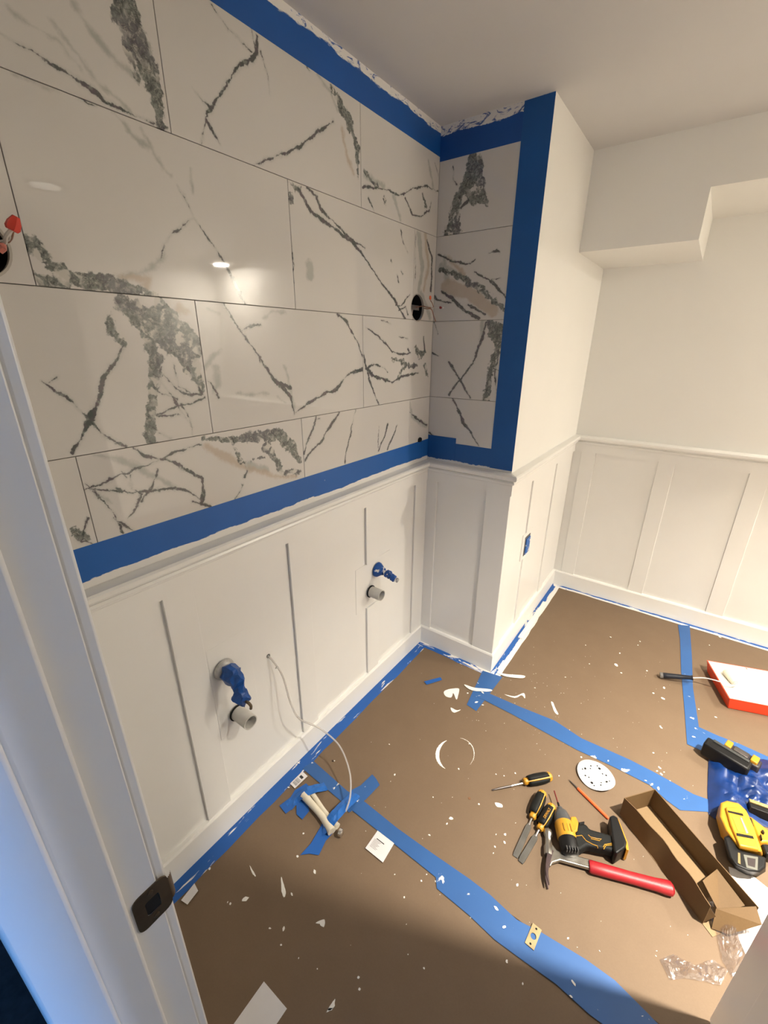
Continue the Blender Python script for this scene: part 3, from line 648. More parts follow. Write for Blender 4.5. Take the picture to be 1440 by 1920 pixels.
for _ in range(150):
    t = rnd.random()
    if t < .4: x, y = rnd.gauss(960, 90), rnd.gauss(1320, 55)
    elif t < .7: x, y = rnd.uniform(640, 1300), rnd.uniform(1380, 1800)
    else: x, y = rnd.uniform(980, 1300), rnd.uniform(1180, 1420)
    p = Wf(x, y)
    if p.x < .09 or p.y > .98 or (p.x < D+.08 and p.y > -.06): continue
    irr(sm, (p.x, p.y), rnd.choice((.0005, .0006, .0008, .0011)), ZP, rnd.random()*3, 1+rnd.random())
tag(sm.build('paint_splatter', WETP, smooth=False), 'small white paint specks scattered over the brown floor paper', 'paint', kind='stuff')
def dab(pix, label, z=None, h=.0008, cat='paint'):
    z = ZP if z is None else z
    P0 = [Vector((*X2(Wf(x, y)), 0)) for x, y in pix]; cl_ = spline(P0[-1:]+P0+P0[:2], 4)[4:4+4*len(P0)]
    pts = [(p.x+.0016*mnoise.noise(p*320), p.y+.0016*mnoise.noise(p*320+Vector((7, 0, 0)))) for p in cl_]
    m = MB(); m.prism(pts, z, z+h); return tag(m.build('paint_smear', WETP, bevel=.0002, seg=1), label, cat)
def arc(cx, cy, rx, ry, a0, a1, w, n=14):
    o = []; i = []
    for k in range(n+1):
        a = math.radians(a0+(a1-a0)*k/n); ww = w*math.sin(math.pi*(k+.4)/(n+.8))
        o.append((cx+math.cos(a)*(rx+ww/2), cy-math.sin(a)*(ry+ww/2))); i.append((cx+math.cos(a)*(rx-ww/2), cy-math.sin(a)*(ry-ww/2)))
    return o+i[::-1]
dab(arc(854, 1416, 34, 31, 120, 235, 7), 'thick white arc of dried paint left by a can on the paper')
dab(arc(858, 1414, 31, 30, -40, 80, 1.2), 'faint thin right half of the white can ring on the paper')
ZT2 = zt[0]+.0004
dab([(832,1298),(840,1293),(858,1291),(861,1296),(856,1312),(850,1300),(846,1308),(836,1306)], 'broad white paint splotch on the paper beside the recess corner')
dab([(870,1285),(890,1291),(920,1294),(918,1298),(885,1296)], 'white paint streak touching the short tape piece', z=ZT2)
dab([(932,1263),(955,1266),(982,1268),(980,1273),(950,1270)], 'long white paint streak right of the column corner', z=ZT2)
dab([(1033,1317),(1037,1318),(1042,1330),(1047,1340),(1040,1336)], 'hooked white paint drip in the middle of the far paper')
dab([(845,1327),(856,1332),(864,1331),(855,1336),(848,1335)], 'small white paint smear below the broad splotch')
dab([(945,1302),(965,1306),(982,1300),(984,1310),(978,1304),(965,1309)], 'crooked thin white paint line near the narrow tape seam')
dab([(527,1645),(531,1655),(536,1672),(533,1683),(528,1672)], 'white pointed paint chip on the shaded paper, slim and upright')
dab([(468,1623),(474,1632),(480,1643),(474,1640)], 'pale slanted paint chip nearest the left baseboard')
dab([(592,1731),(608,1724),(607,1739),(599,1733)], 'white triangular paint flake on the shaded paper')
dab([(623,1880),(628,1874),(626,1890),(615,1895)], 'small white paint flake near the bottom edge of the frame')
dab([(928,1505),(940,1508),(942,1514),(932,1513)], 'white paint chip below the screwdriver')
dab([(618,1890),(624,1893),(612,1899)], 'tiny white fleck beside the bottom flake')
for x, y, w in [(935,1255,3),(905,1300,4),(912,1295,3),(893,1318,5),(560,1432,4),(541,1478,3),(862,1240,4),(885,1248,3),(1300,1383,4),(1140,1428,3),(1210,1465,3),(1222,1472,4),(1234,1480,5),(930,1705,6),(945,1740,5),(1075,1845,6),(1070,1870,4)]:
    irr(mt, X2(Wf(x, y)), w*.5*tdepth(Wf(x, y))/F, ZT2, rnd.random()*3, 1.6, h=.0003)
tag(mt.build('paint_splatter', WETP, smooth=False), 'small white paint flecks stuck on the blue floor tapes', 'paint', kind='stuff')
# heavy smear along the column base tape
for k, (y0, y1, x0, w) in enumerate(((.33, .78, .030, .026), (.02, .10, .034, .016))):
    pts = wob(y0, y1, D+x0, 14, .004, 1, 20+k)+wob(y1, y0, D+x0+w, 14, .008, 1, 30+k)
    tag(MB().prism(pts, ZT2, ZT2+.0012).build('paint_smear', WETP, bevel=.0004, seg=1), ('long thick white paint smear on the tape beside the column', 'short white paint dab on the tape at the column corner')[k], 'paint')
tag(MB().lathe([(.004, 0), (.0036, .003), (.0015, .0045)], 9, Matrix.Translation(Wf(624, 1427, TH))@Matrix.Diagonal((1, .8, 1, 1)), sx=1.2).build('debris', mat('brown_debris', (.07, .045, .03), .9), smooth=True), 'small dark brown crumb on the paper right of the left baseboard', 'debris')
tag(MB().lathe([(.003, 0), (.003, .002), (.001, .003)], 8, Matrix.Translation(Wf(1144, 1196, TH))).build('debris', mat('brown_debris', (.07, .045, .03), .9)), 'small dark crumb on the paper below the back wall', 'debris')
tag(MB().lathe([(.005, 0), (.0045, .0015), (.002, .002)], 9, Matrix.Translation(Wf(880, 1497, TH))).build('debris', mat('rusty_spot', (.2, .10, .05), .9)), 'rust brown crumb on the paper left of the screwdriver', 'debris')

# ================================================================ PLUMBING
def drain(y, z, L, label):
    t = empty('drain_pipe', (0, y, z), label=label, cat='pipe')
    M = frame((0, 0, 0), (1, 0, .0))
    MB().lathe([(.0205, .0), (.0205, L), (.0235, L+.0005), (.0235, 0)], 32, M, cap=False).build('pipe_tube', PVC, t)
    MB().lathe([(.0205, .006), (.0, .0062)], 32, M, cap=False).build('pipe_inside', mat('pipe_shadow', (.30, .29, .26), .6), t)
    MB().lathe([(.0235, .006), (.027, .0065), (.0275, .010), (.0238, .012)], 28, M, cap=False).build('wall_gap', DARK, t)
    return t
drain(-1.143, .428, .075, 'white plastic drain stub low on the left wall, nearer the doorway')
drain(-.448, .528, .066, 'white plastic drain stub low on the left wall, farther from the doorway')
TAPEC = mat('crumpled_blue_tape', (.008, .085, .36), .42, var=.35, scale=70)
def crumple(m, amp, sc, seed):
    for v in m.bm.verts:
        d = Vector((mnoise.noise(v.co*sc+Vector((seed, 0, 0))), mnoise.noise(v.co*sc+Vector((0, seed, 9))), mnoise.noise(v.co*sc+Vector((5, 0, seed)))))
        v.co += d*amp
    return m
def sub(m, n=1):
    bmesh.ops.subdivide_edges(m.bm, edges=m.bm.edges[:], cuts=n, use_grid_fill=True); return m
# near valve : dusty escutcheon, tape-wrapped body hanging forward and down
t = empty('water_valve', (0, -1.162, .612), label='water shutoff valve wrapped in crumpled blue tape, nearer the doorway', cat='valve')
MB().lathe([(.033, .006), (.0325, .010), (.026, .018), (.014, .021), (0, .021)], 28, frame((0, 0, 0), (1, 0, 0)), cap=False).build('escutcheon', mat('dusty_chrome', (.55, .54, .52), .5, .3, var=.25, scale=90), t)
m = MB(); m.tube(spline([(.014, 0, 0), (.04, .003, -.005), (.062, .002, -.022), (.070, 0, -.052), (.085, .0, -.068), (.098, .0, -.074)], 4), .02, 10, rs=[.024, .026, .027, .027, .028, .028, .027, .025, .022, .019, .018, .018, .019, .021, .022, .022, .021, .020, .019, .018, .017])
crumple(m, .012, 45, 3).build('tape_wrap', TAPEC, t, smooth=False)
m = MB(); m.box((.045, -.003, -.092), (.060, .0, -.055)); sub(m); crumple(m, .01, 60, 8).build('tape_tail', TAPEC, t, smooth=False)
m = MB(); m.tube(spline([(.096, 0, -.072), (.106, .002, -.074), (.112, .004, -.083), (.110, .004, -.094)], 4), .0045, 8).build('valve_lever', BRONZE, t)
# far valve
t = empty('water_valve', (0, -.398, .612), label='chrome shutoff valve partly taped blue, farther from the doorway', cat='valve')
MB().lathe([(.033, .006), (.032, .012), (.025, .022), (.018, .032), (.016, .040)], 28, frame((0, 0, 0), (1, 0, 0))).build('escutcheon', tape_mat('blue_tape_dusty', streaks=(.60, (3, 3, 3), .2), base=(.006, .085, .36)), t)
m = MB(); m.tube([(.036, 0, 0), (.055, 0, -.004)], .009, 12).build('valve_stem', CHROME, t)
m = MB(); m.lathe([(.010, 0), (.016, .003), (.017, .018), (.013, .026), (.012, .034)], 12, frame((.050, 0, -.002), (.8, .05, -.25)))
sub(m); crumple(m, .005, 90, 2).build('tape_wrap', TAPEC, t, smooth=False)
MB().lathe([(.0145, 0), (.0165, .002), (.0165, .008), (.0145, .010)], 6, frame((.060, 0, -.005), (.8, .05, -.25)), cap=True).build('valve_nut', CHROME, t)
m = MB(); m.lathe([(.011, 0), (.015, .003), (.014, .018), (.010, .022)], 12, frame((.078, .0, -.012), (.8, .05, -.2)))
sub(m); crumple(m, .004, 90, 5).build('tape_wrap', TAPEC, t, smooth=False)
MB().lathe([(.0075, 0), (.009, .001), (.0105, .004), (.0105, .014), (.009, .016), (.006, .016)], 16, frame((.097, .001, -.017), (.8, .05, -.2))).build('valve_outlet', CHROME, t)

# clear tube from the wall to the fitting on the floor
end = Wf(640, 1535, .012); 
def tubept(x, px, py): return at(0, x, px, py)
tp = [(-.006, hole[0], hole[1]), tuple(tubept(.014, 512, 1240)), tuple(tubept(.035, 530, 1268)), tuple(tubept(.055, 545, 1318)), tuple(tubept(.072, 562, 1348)), tuple(tubept(.105, 600, 1366)), tuple(Wf(636, 1398, .112)), tuple(Wf(655, 1445, .078)), tuple(Wf(657, 1490, .048)), tuple(Wf(648, 1522, .02))]
o = empty('clear_tube', (0, hole[0], hole[1]), label='thin clear tube looping from the wall hole down to the floor fitting', cat='tube')
MB().tube([Vector(p)-Vector((0, hole[0], hole[1])) for p in spline(tp, 8)], .0032, 10).build('tubing', TUBE, o)
MB().lathe([(.0035, 0), (.0045, .0005), (.0045, .003), (.0035, .0035)], 12, frame(Vector(tubept(.022, 518, 1251))-Vector((0, hole[0], hole[1])), (.5, .3, -1))).build('tube_clip', PVC, o)
MB().lathe([(.0062, 0), (.0072, 0), (.0072, .0012), (.0062, .0012)], 16, frame((0, 0, .0), (1, 0, 0)), cap=False).build('hole_rim', DARK, o)

# cream fitting held down by tape
a = Wf(575, 1487, .012); b = Wf(628, 1555, .012); ax = (b-a).normalized(); L = (b-a).length; nn = Vector((-ax.y, ax.x, 0))
t = empty('floor_fitting', a+Vector((0, 0, -.012+TH)), math.atan2(ax.y, ax.x), label='cream plastic supply fitting with a dark slit, taped down at both ends', cat='fitting')
for s_, nm in ((-1, 'cream_arm'), (1, 'cream_arm')):
    pts = spline([(0, s_*.012, .013), (.035*1, s_*.011, .014), (L*.55, s_*.008, .014), (L*.8, s_*.009, .013), (L, s_*.012, .012)], 6)
    MB().tube(pts, .01, 10, rs=[(.015 if s_ < 0 else .0105)*(1-.25*math.sin(math.pi*k/24)) for k in range(25)]).build(nm, CREAM, t)
MB().tube([(0, .004, .010), (L, .001, .010)], .006, 8).build('dark_core', BLACK, t)
MB().lathe([(.009, 0), (.012, .002), (.012, .012), (.008, .015)], 14, frame((L+.016, .004, .014), (1, .4, 0))).build('metal_end', CHROME, t)
def flap(name, pix_z, label, m=TAPEC):
    pass
# draped tapes over the fitting (curved strips)
def drape(pixz, wid, label, z_off=0):
    pts = [Wf(x, y, z) for x, y, z in pixz]; pts = spline(pts, 4); m = MB(); v = []
    for i, p in enumerate(pts):
        d = (pts[min(i+1, len(pts)-1)]-pts[max(i-1, 0)]); s_ = Vector((-d.y, d.x, 0)).normalized()*wid/2
        for k in range(5):
            q = p+s_*(k/2-1); q.z += .0035*mnoise.noise(q*60)+(0 if p.z < .005 else -.004*abs(k/2-1)); q.z = max(q.z, .0022); v.append(q)
    n = len(pts); f = [(i*5+k, i*5+k+1, (i+1)*5+k+1, (i+1)*5+k) for i in range(n-1) for k in range(4)]
    m.add(v, f); o = m.build('masking_tape', TAPEC2, smooth=False); md = o.modifiers.new('s', 'SOLIDIFY'); md.thickness = .0005; md.offset = 1
    return tag(o, label, 'tape')
TAPEC2 = mat('draped_blue_tape', (.012, .13, .48), .45, var=.15, scale=60)
drape([(541, 1514, .002), (556, 1496, .010), (572, 1484, .028), (592, 1477, .024), (611, 1474, .003)], .034, 'crumpled blue tape draped over the wall end of the cream fitting')
drape([(602, 1556, .003), (612, 1548, .018), (626, 1530, .034), (644, 1510, .026), (668, 1488, .004)], .038, 'crumpled blue tape draped over the room end of the cream fitting')

# ================================================================ ELECTRICAL
def wires(parent, base, specs):
    for pts, r, m in specs: MB().tube(spline(pts, 5), r, 7).build('wire', m, parent)
COP = mat('copper_wire', (.33, .16, .10), .4, .3); WWIRE = mat('white_wire', (.6, .56, .52), .5); RNUT = mat('red_wire_nut', (.62, .05, .03), .45)
y0, z0 = jb[0]
t = empty('junction_box', (0, y0, z0), label='round electrical box hole with loose wires in the tile near the corner', cat='electrical box')
MB().lathe([(.048, -.002), (.048, -.070), (.0, -.070)], 36, frame((0, 0, 0), (1, 0, 0)), cap=False).build('box_shell', DARK, t)
MB().lathe([(.0485, -.009), (.0485, -.001), (.051, -.0005), (.051, .0004), (.047, .0004), (.047, -.009)], 36, frame((0, 0, 0), (1, 0, 0)), cap=False).build('box_rim', mat('cut_tile_edge', (.45, .42, .37), .8), t)
MB().box((-.014, -.046, -.008), (-.012, .03, .010)).build('bracket', STEEL, t, bevel=.0005)
MB().tube([(-.02, -.005, 0), (-.02, -.016, -.035)], .0035, 8).build('bracket_arm', WWIRE, t)
def rel(x, px, py): p = at(0, x, px, py); return (p.x, p.y-y0, p.z-z0)
wires(t, None, [([(-.02, 0, 0), rel(.01, 792, 574), rel(.05, 800, 576), rel(.07, 808, 577)], .002, COP), ([rel(.01, 794, 575), rel(.06, 811, 577), rel(.062, 811, 570), rel(.05, 807, 563)], .0014, COP),
    ([rel(.05, 800, 577), rel(.09, 824, 577)], .001, WWIRE), ([rel(.01, 794, 578), rel(.04, 800, 579), rel(.06, 809, 580), rel(.06, 813, 592), rel(.06, 817, 603)], .0018, COP)])
MB().lathe([(.002, 0), (.0045, .004), (.0045, .010), (.003, .014)], 8, frame(rel(.05, 807, 562), (0, -.2, 1))).build('wire_nut', ORANGE, t)
MB().lathe([(.003, 0), (.005, .003), (.004, .009)], 8, frame(rel(.09, 824, 576), (.4, .6, -.2))).build('wire_nut', mat('dark_red_plastic', (.2, .01, .01), .4), t)
MB().lathe([(.003, 0), (.004, .004), (.002, .007)], 8, frame(rel(.095, 829, 577), (.4, .6, 0))).build('wire_cap', PVC, t)
y0, z0 = jb[1]
t = empty('junction_box', (0, y0, z0), label='round electrical box hole with a red wire nut at the left frame edge', cat='electrical box')
MB().lathe([(.048, -.002), (.048, -.070), (.0, -.070)], 36, frame((0, 0, 0), (1, 0, 0)), cap=False).build('box_shell', DARK, t)
MB().lathe([(.0485, -.009), (.0485, -.001), (.051, -.0005), (.051, .0004), (.047, .0004), (.047, -.009)], 36, frame((0, 0, 0), (1, 0, 0)), cap=False).build('box_rim', mat('cut_tile_edge', (.45, .42, .37), .8), t)
wires(t, None, [([(-.03, -.02, -.01), rel(.02, 0, 460), rel(.045, 12, 442), rel(.05, 24, 428)], .0032, WWIRE), ([(-.03, .0, 0), rel(.02, 8, 452), rel(.04, 18, 440), rel(.05, 22, 425)], .0025, WWIRE), ([(-.03, .0, .02), rel(.01, 10, 455), rel(.05, 25, 430)], .002, COP), ([(-.02, 0, -.01), rel(.03, 2, 462), rel(.03, -2, 470)], .006, mat('pink_wire', (.5, .16, .12), .5))])
p0 = Vector(rel(.05, 22, 432)); p1 = Vector(rel(.055, 30, 406))
MB().lathe([(.008, 0), (.0105, .004), (.0095, (p1-p0).length*.55), (.005, (p1-p0).length)], 6, frame(p0, p1-p0), cap=True).build('wire_nut', RNUT, t)
# small black wedge where tile meets tape
t = MB(); t.prism([(-.010, 0), (.008, 0), (.012, .012), (.004, .019), (-.008, .014)], 0, .010, Matrix(((0, 0, 1, .0006), (1, 0, 0, -.082), (0, 1, 0, 1.117), (0, 0, 0, 1))))
tag(t.build('tile_clip', BLACK, bevel=.001), 'small black tile levelling clip on the low tape near the corner', 'clip')
# outlet taped blue on the column side
t = empty('electrical_outlet', (D+.0075, .328, .570), label='electrical outlet masked with blue tape on the column wainscot', cat='outlet')
MB().box((0, -.037, -.052), (.002, .037, .052)).build('box_opening', mat('grey_box', (.12, .12, .13), .6), t)
MB().box((.002, -.026, -.046), (.007, .030, .040)).build('tape_cover', tape_mat('blue_tape_outlet', streaks=(.57, (2, 2, 2), .4), base=(.01, .12, .46)), t, bevel=.001)

# ================================================================ PAPERS
def card(pix, name, label, cat, z=TH+.0008, th=.0006, m=PAPERW):
    pts = [X2(Wf(x, y)) for x, y in pix]; return tag(MB().prism(pts, z, z+th).build(name, m, smooth=False), label, cat)
GREY = mat('grey_print', (.25, .25, .25), .7); INK = mat('black_print', (.03, .03, .03), .7)
def printed(parent, pix, m, z, name):
    MB().prism([X2(Wf(x, y)) for x, y in pix], z, z+.0001).build(name, m, parent, smooth=False)
def lerp4(c, u, v):
    return ((c[0][0]*(1-u)+c[1][0]*u)*(1-v)+(c[3][0]*(1-u)+c[2][0]*u)*v, (c[0][1]*(1-u)+c[1][1]*u)*(1-v)+(c[3][1]*(1-u)+c[2][1]*u)*v)
c4 = [(567,1448),(577,1457),(553,1480),(544,1471)]
c = card(c4, 'sticker_label', 'small white barcode sticker on the tape by the left baseboard', 'sticker', z=ZT2)
zz = ZT2+.0007
def q4(c, u0, u1, v0, v1): return [lerp4(c, u0, v0), lerp4(c, u1, v0), lerp4(c, u1, v1), lerp4(c, u0, v1)]
printed(c, q4(c4, .25, .75, .20, .36), INK, zz, 'printed_mark')
for k in range(7): printed(c, q4(c4, .15, .85, .46+k*.062, .46+k*.062+.03+.008*(k % 3)), GREY, zz, 'barcode_line')
c4 = [(708,1559),(739,1583),(718,1619),(685,1592)]
c = card(c4, 'instruction_card', 'white printed card touching the long foreground tape seam', 'card', z=ZT2-.0003)
printed(c, q4(c4, .18, .62, .30, .34), INK, ZT2+.0005, 'text_line')
for k in range(8): printed(c, q4(c4, .10, .48-.05*(k % 3), .38+k*.055, .40+k*.055), GREY, ZT2+.0005, 'text_line')
card([(495,1841),(538,1892),(522,1916),(480,1975),(400,1975),(439,1920)], 'paper_sheet', 'large blank white paper at the bottom edge of the frame', 'paper')
card([(365,1658),(372,1672),(352,1698),(340,1690)], 'paper_scrap', 'small pale paper scrap at the foot of the door jamb', 'paper', z=ZT2)
# folded white sheet lower right
t = empty('folded_paper', Wf(1400, 1700, TH), label='folded white paper sheet behind the clear plastic wrap, lower right', cat='paper')
o_ = Wf(1400, 1700, TH)
def loc2(x, y, z=0): p = Wf(x, y, z+TH); return (p.x-o_.x, p.y-o_.y, z+.0006)
m = MB(); m.add([loc2(1366,1625), loc2(1408,1640,.004), loc2(1412,1720,.010), loc2(1400,1795,.002), loc2(1385,1760)], [(0, 1, 2), (0, 2, 4), (4, 2, 3)]); o = m.build('left_fold', PAPERW, t, smooth=False); md = o.modifiers.new('s', 'SOLIDIFY'); md.thickness = .0006
m = MB(); m.add([loc2(1408,1640,.006), loc2(1470,1690,.004), loc2(1450,1760,.002), loc2(1402,1790,.004)], [(0, 1, 2, 3)]); o = m.build('right_fold', PAPERW, t, smooth=False); md = o.modifiers.new('s', 'SOLIDIFY'); md.thickness = .0006

# brass faceplate with a round hole
c4 = [(999,1732),(1016,1744),(1000,1780),(984,1769)]
ce = Wf(1000, 1756, ZT2); w = (Wf(999, 1732)-Wf(984, 1769)).length; h_ = (Wf(999, 1732)-Wf(1016, 1744)).length
d_ = (Wf(999, 1732)-Wf(984, 1769)).normalized()
t = empty('latch_faceplate', ce, math.atan2(d_.y, d_.x), label='loose brass latch faceplate with a round hole on the long tape', cat='metal plate')
m = MB(); n = 24; hw, hh = w/2, h_/2; ou = []; inn = []
cor = [(hw, hh), (-hw, hh), (-hw, -hh), (hw, -hh)]
for k in range(n):
    i_, f_ = divmod(k, 6); A_, B_ = cor[i_], cor[(i_+1) % 4]; f_ /= 6; q_ = (A_[0]+(B_[0]-A_[0])*f_, A_[1]+(B_[1]-A_[1])*f_); a = math.atan2(q_[1], q_[0])
    ou.append(q_); inn.append((math.cos(a)*hh*.62, math.sin(a)*hh*.62))
v = [(p[0], p[1], .0016) for p in ou]+[(p[0], p[1], .0016) for p in inn]+[(p[0], p[1], 0) for p in ou]+[(p[0], p[1], 0) for p in inn]
m.add(v, [(i, (i+1) % n, n+(i+1) % n, n+i) for i in range(n)]+[(i, (i+1) % n, 2*n+(i+1) % n, 2*n+i) for i in range(n)]+[(n+i, n+(i+1) % n, 3*n+(i+1) % n, 3*n+i) for i in range(n)])
m.build('plate', BRASS, t, smooth=False)
for s_ in (-1, 1): MB().lathe([(.0028, .0016), (.0028, .0019)], 12, Matrix.Translation((s_*hw*.74, 0, 0))).build('screw_hole', DARK, t)

# ================================================================ TOOLS
def handle(parent, M, L, r, lettering=False):
    # bi-material handle: yellow core, black grip panels
    core = [(.0, 0), (r*.55, .0), (r*.72, .006), (r*.62, .014), (r*.8, .03), (r*.95, L*.5), (r*.9, L*.8), (r*.95, L-.008), (r*.7, L), (0, L)]
    MB().lathe(core, 8, M, cap=False, sx=1., sy=1.).build('handle_core', YELLOW, parent, bevel=.001)
    for a in (-.35, 1.75, 3.85):
        m = MB(); v = []; K = 9
        for k in range(K):
            z = .016+(L-.028)*k/(K-1); rr = r*(.84+.20*math.sin(math.pi*k/(K-1))**.5)
            for j in range(5):
                b = a+(j-2)*.44; v.append((math.cos(b)*rr*1.04, math.sin(b)*rr*1.04, z))
        m.add(v, [(k*5+j, k*5+j+1, (k+1)*5+j+1, (k+1)*5+j) for k in range(K-1) for j in range(4)], M)
        o = m.build('grip_panel', RUBBER, parent); md = o.modifiers.new('s', 'SOLIDIFY'); md.thickness = .0022; md.offset = -.6
# screwdriver
p0 = Wf(922, 1481, .006); p1 = Wf(1033, 1457, .016); d = p1-p0; L = d.length
t = empty('screwdriver', (p0.x, p0.y, TH), math.atan2(d.y, d.x), label='yellow and black screwdriver lying above the other hand tools', cat='screwdriver')
M = frame((0, 0, .004), (L, 0, .010))
MB().lathe([(.0005, 0), (.0028, .004), (.0022, .012), (.0034, .03), (.0034, L*.55)], 12, M).build('shaft', DSTEEL, t)
MB().lathe([(.0036, L*.33), (.0036, L*.56)], 12, M).build('shaft_collar', CHROME, t)
handle(t, frame((L*.53, 0, .0165), (1, 0, .02)), L*.47, .0180)
# chisels
def chisel(tip, end, zt_, ze, label, text=False, hl=.108):
    p0 = Wf(*tip, zt_); p1 = Wf(*end, ze); d = p1-p0; L = math.hypot(d.x, d.y)
    t = empty('chisel', (p0.x, p0.y, TH), math.atan2(d.y, d.x), label=label, cat='chisel')
    m = MB(); z0 = zt_; w = .0088
    m.add([(0, -w*.9, z0-.0005), (0, w*.9, z0-.0005), (.012, w*1.05, z0+.0035), (.012, -w*1.05, z0+.0035), (L-hl-.030, -w, z0+.0045), (L-hl-.030, w, z0+.0045), (L-hl-.018, -.004, z0+.007), (L-hl-.018, .004, z0+.007),
           (.012, w*1.05, z0-.001), (.012, -w*1.05, z0-.001), (L-hl-.030, w, z0-.001), (L-hl-.030, -w, z0-.001), (L-hl-.018, .004, z0+.001), (L-hl-.018, -.004, z0+.001)],
          [(0, 3, 2, 1), (3, 4, 5, 2), (4, 6, 7, 5), (0, 1, 8, 9), (9, 8, 10, 11), (11, 10, 12, 13), (1, 2, 8), (0, 9, 3), (2, 5, 10, 8), (3, 9, 11, 4), (5, 7, 12, 10), (4, 11, 13, 6), (6, 13, 12, 7)])
    m.build('blade', mat('blade_steel', (.20, .195, .18), .38, .85, var=.2), t, bevel=.0004, seg=1)
    MB().tube([(L-hl-.024, 0, z0+.004), (L-hl+.006, 0, z0+.011)], .0035, 10).build('shank', CHROME, t)
    handle(t, frame((L-hl, 0, z0+.010), (hl, 0, ze-z0-.008)), hl, .0180)
    if text:
        cu = bpy.data.curves.new('brand_lettering', 'FONT'); cu.body = 'DEWALT'; cu.size = .011; cu.extrude = .0002; cu.align_x = 'CENTER'
        o = bpy.data.objects.new('brand_lettering', cu); COL.objects.link(o); o.parent = t; o.location = (L-hl*.50, -.004, ze+.0165); o.rotation_euler = (math.radians(4), 0, math.radians(0))
        me = bpy.data.meshes.new_from_object(o.evaluated_get(bpy.context.evaluated_depsgraph_get())); mw = (o.location.copy(), o.rotation_euler.copy()); bpy.data.objects.remove(o)
        o = bpy.data.objects.new('brand_lettering', me); COL.objects.link(o); o.parent = t; o.location, o.rotation_euler = mw; me.materials.clear(); me.materials.append(YELLOW)
    return t
chisel((966, 1607), (1018, 1486), .003, .022, 'chisel with black and yellow handle, the leftmost of the two by the hammer claw')
chisel((976, 1617), (1036, 1511), .004, .026, 'chisel with yellow lettering on its grip, leaning against the drill driver', True, .10)
# orange pencil-like nail set
p0 = Wf(1066, 1462, .004); p1 = Wf(1141, 1535, .006); d = p1-p0; L = d.length
t = empty('scratch_awl', (p0.x, p0.y, TH), math.atan2(d.y, d.x), label='thin orange handled awl lying beside the sanding disc', cat='awl')
MB().lathe([(.0005, 0), (.0022, .012), (.0026, L*.26)], 8, frame((0, 0, .004), (1, 0, .01))).build('point', DSTEEL, t)
MB().lathe([(.0045, L*.24), (.0052, L*.28), (.0052, L*.97), (.0042, L)], 8, frame((0, 0, .005), (1, 0, 0))).build('handle', ORANGE, t, bevel=.0006)
# sanding disc
ce = Wf(1117, 1454, .006); t = empty('sanding_disc', (ce.x, ce.y, TH), .35, label='round white sanding disc with punched dust holes', cat='sanding disc')
R = .0655; v = []; f = []; nr, na = 8, 48
ex = (Wf(1153, 1480)-Wf(1085, 1432)).normalized()
for i in range(nr+1):
    for k in range(na):
        a = 2*math.pi*k/na; r = R*i/nr; x, y = r*math.cos(a), r*math.sin(a)
        z = .004+.020*max(0, (x*math.cos(-.9)+y*math.sin(-.9))/R-.35)**1.6*1.2+.010*max(0, (-x*.8+y*.3)/R-.3)
        v.append((x, y, z))
for i in range(nr):
    for k in range(na):
        j = (k+1) % na; f.append((i*na+k, i*na+j, (i+1)*na+j, (i+1)*na+k))
m = MB(); m.add(v, f); bmesh.ops.remove_doubles(m.bm, verts=m.bm.verts, dist=1e-6); o = m.build('disc', mat('sandpaper_white', (.66, .65, .64), .85, bump=.3, scale=80), t); md = o.modifiers.new('s', 'SOLIDIFY'); md.thickness = .0009; md.offset = 0
for k in range(8):
    a = 2*math.pi*k/8+.3
    for rr, hr in ((.040, .0050 if k % 2 else .0034), (.047 if k % 2 else .030, .0028)):
        b_ = a+(.22 if hr < .003 else 0); x, y = rr*math.cos(b_), rr*math.sin(b_); z = .004+.020*max(0, (x*math.cos(-.9)+y*math.sin(-.9))/R-.35)**1.6*1.2+.010*max(0, (-x*.8+y*.3)/R-.3)
        MB().lathe([(hr, 0), (hr, .0004)], 12, Matrix.Translation((x, y, z+.0004))).build('punched_hole', DARK, t)
# hammer
hd = Wf(1030, 1600, .014); ge = Wf(1262, 1668, .015); d = ge-hd; L = d.length
t = empty('framing_hammer', (hd.x, hd.y, TH), math.atan2(d.y, d.x), label='claw hammer with steel neck and red rubber grip', cat='hammer')
pq = Matrix.Rotation(-math.atan2(d.y, d.x), 4, 'Z')
def hl(px, py, z=.014): q = Wf(px, py, z)-Vector((hd.x, hd.y, 0)); q = pq @ q; return (q.x, q.y)
MB().prism([hl(1034,1584), hl(1044,1597), hl(1060,1602), hl(1111,1615), hl(1108,1632), hl(1050,1616), hl(1036,1620), hl(1030,1628)], .009, .021).build('neck', STEEL, t, bevel=.003)
a_ = Vector((*hl(1027, 1558), .016)); b_ = Vector((*hl(1028, 1602), .016)); ad = b_-a_
MB().lathe([(.0, 0), (.0125, 0), (.014, .003), (.014, .016), (.0105, .022), (.010, ad.length*.62), (.014, ad.length*.75), (.0135, ad.length+.006), (0, ad.length+.008)], 8, frame(a_, ad), cap=False).build('head', STEEL, t, bevel=.0008)
cl = [hl(1022,1576), hl(1019,1600), hl(1021,1630), hl(1026,1664), hl(1030,1650), hl(1031,1630), hl(1033,1606), hl(1034,1586)]
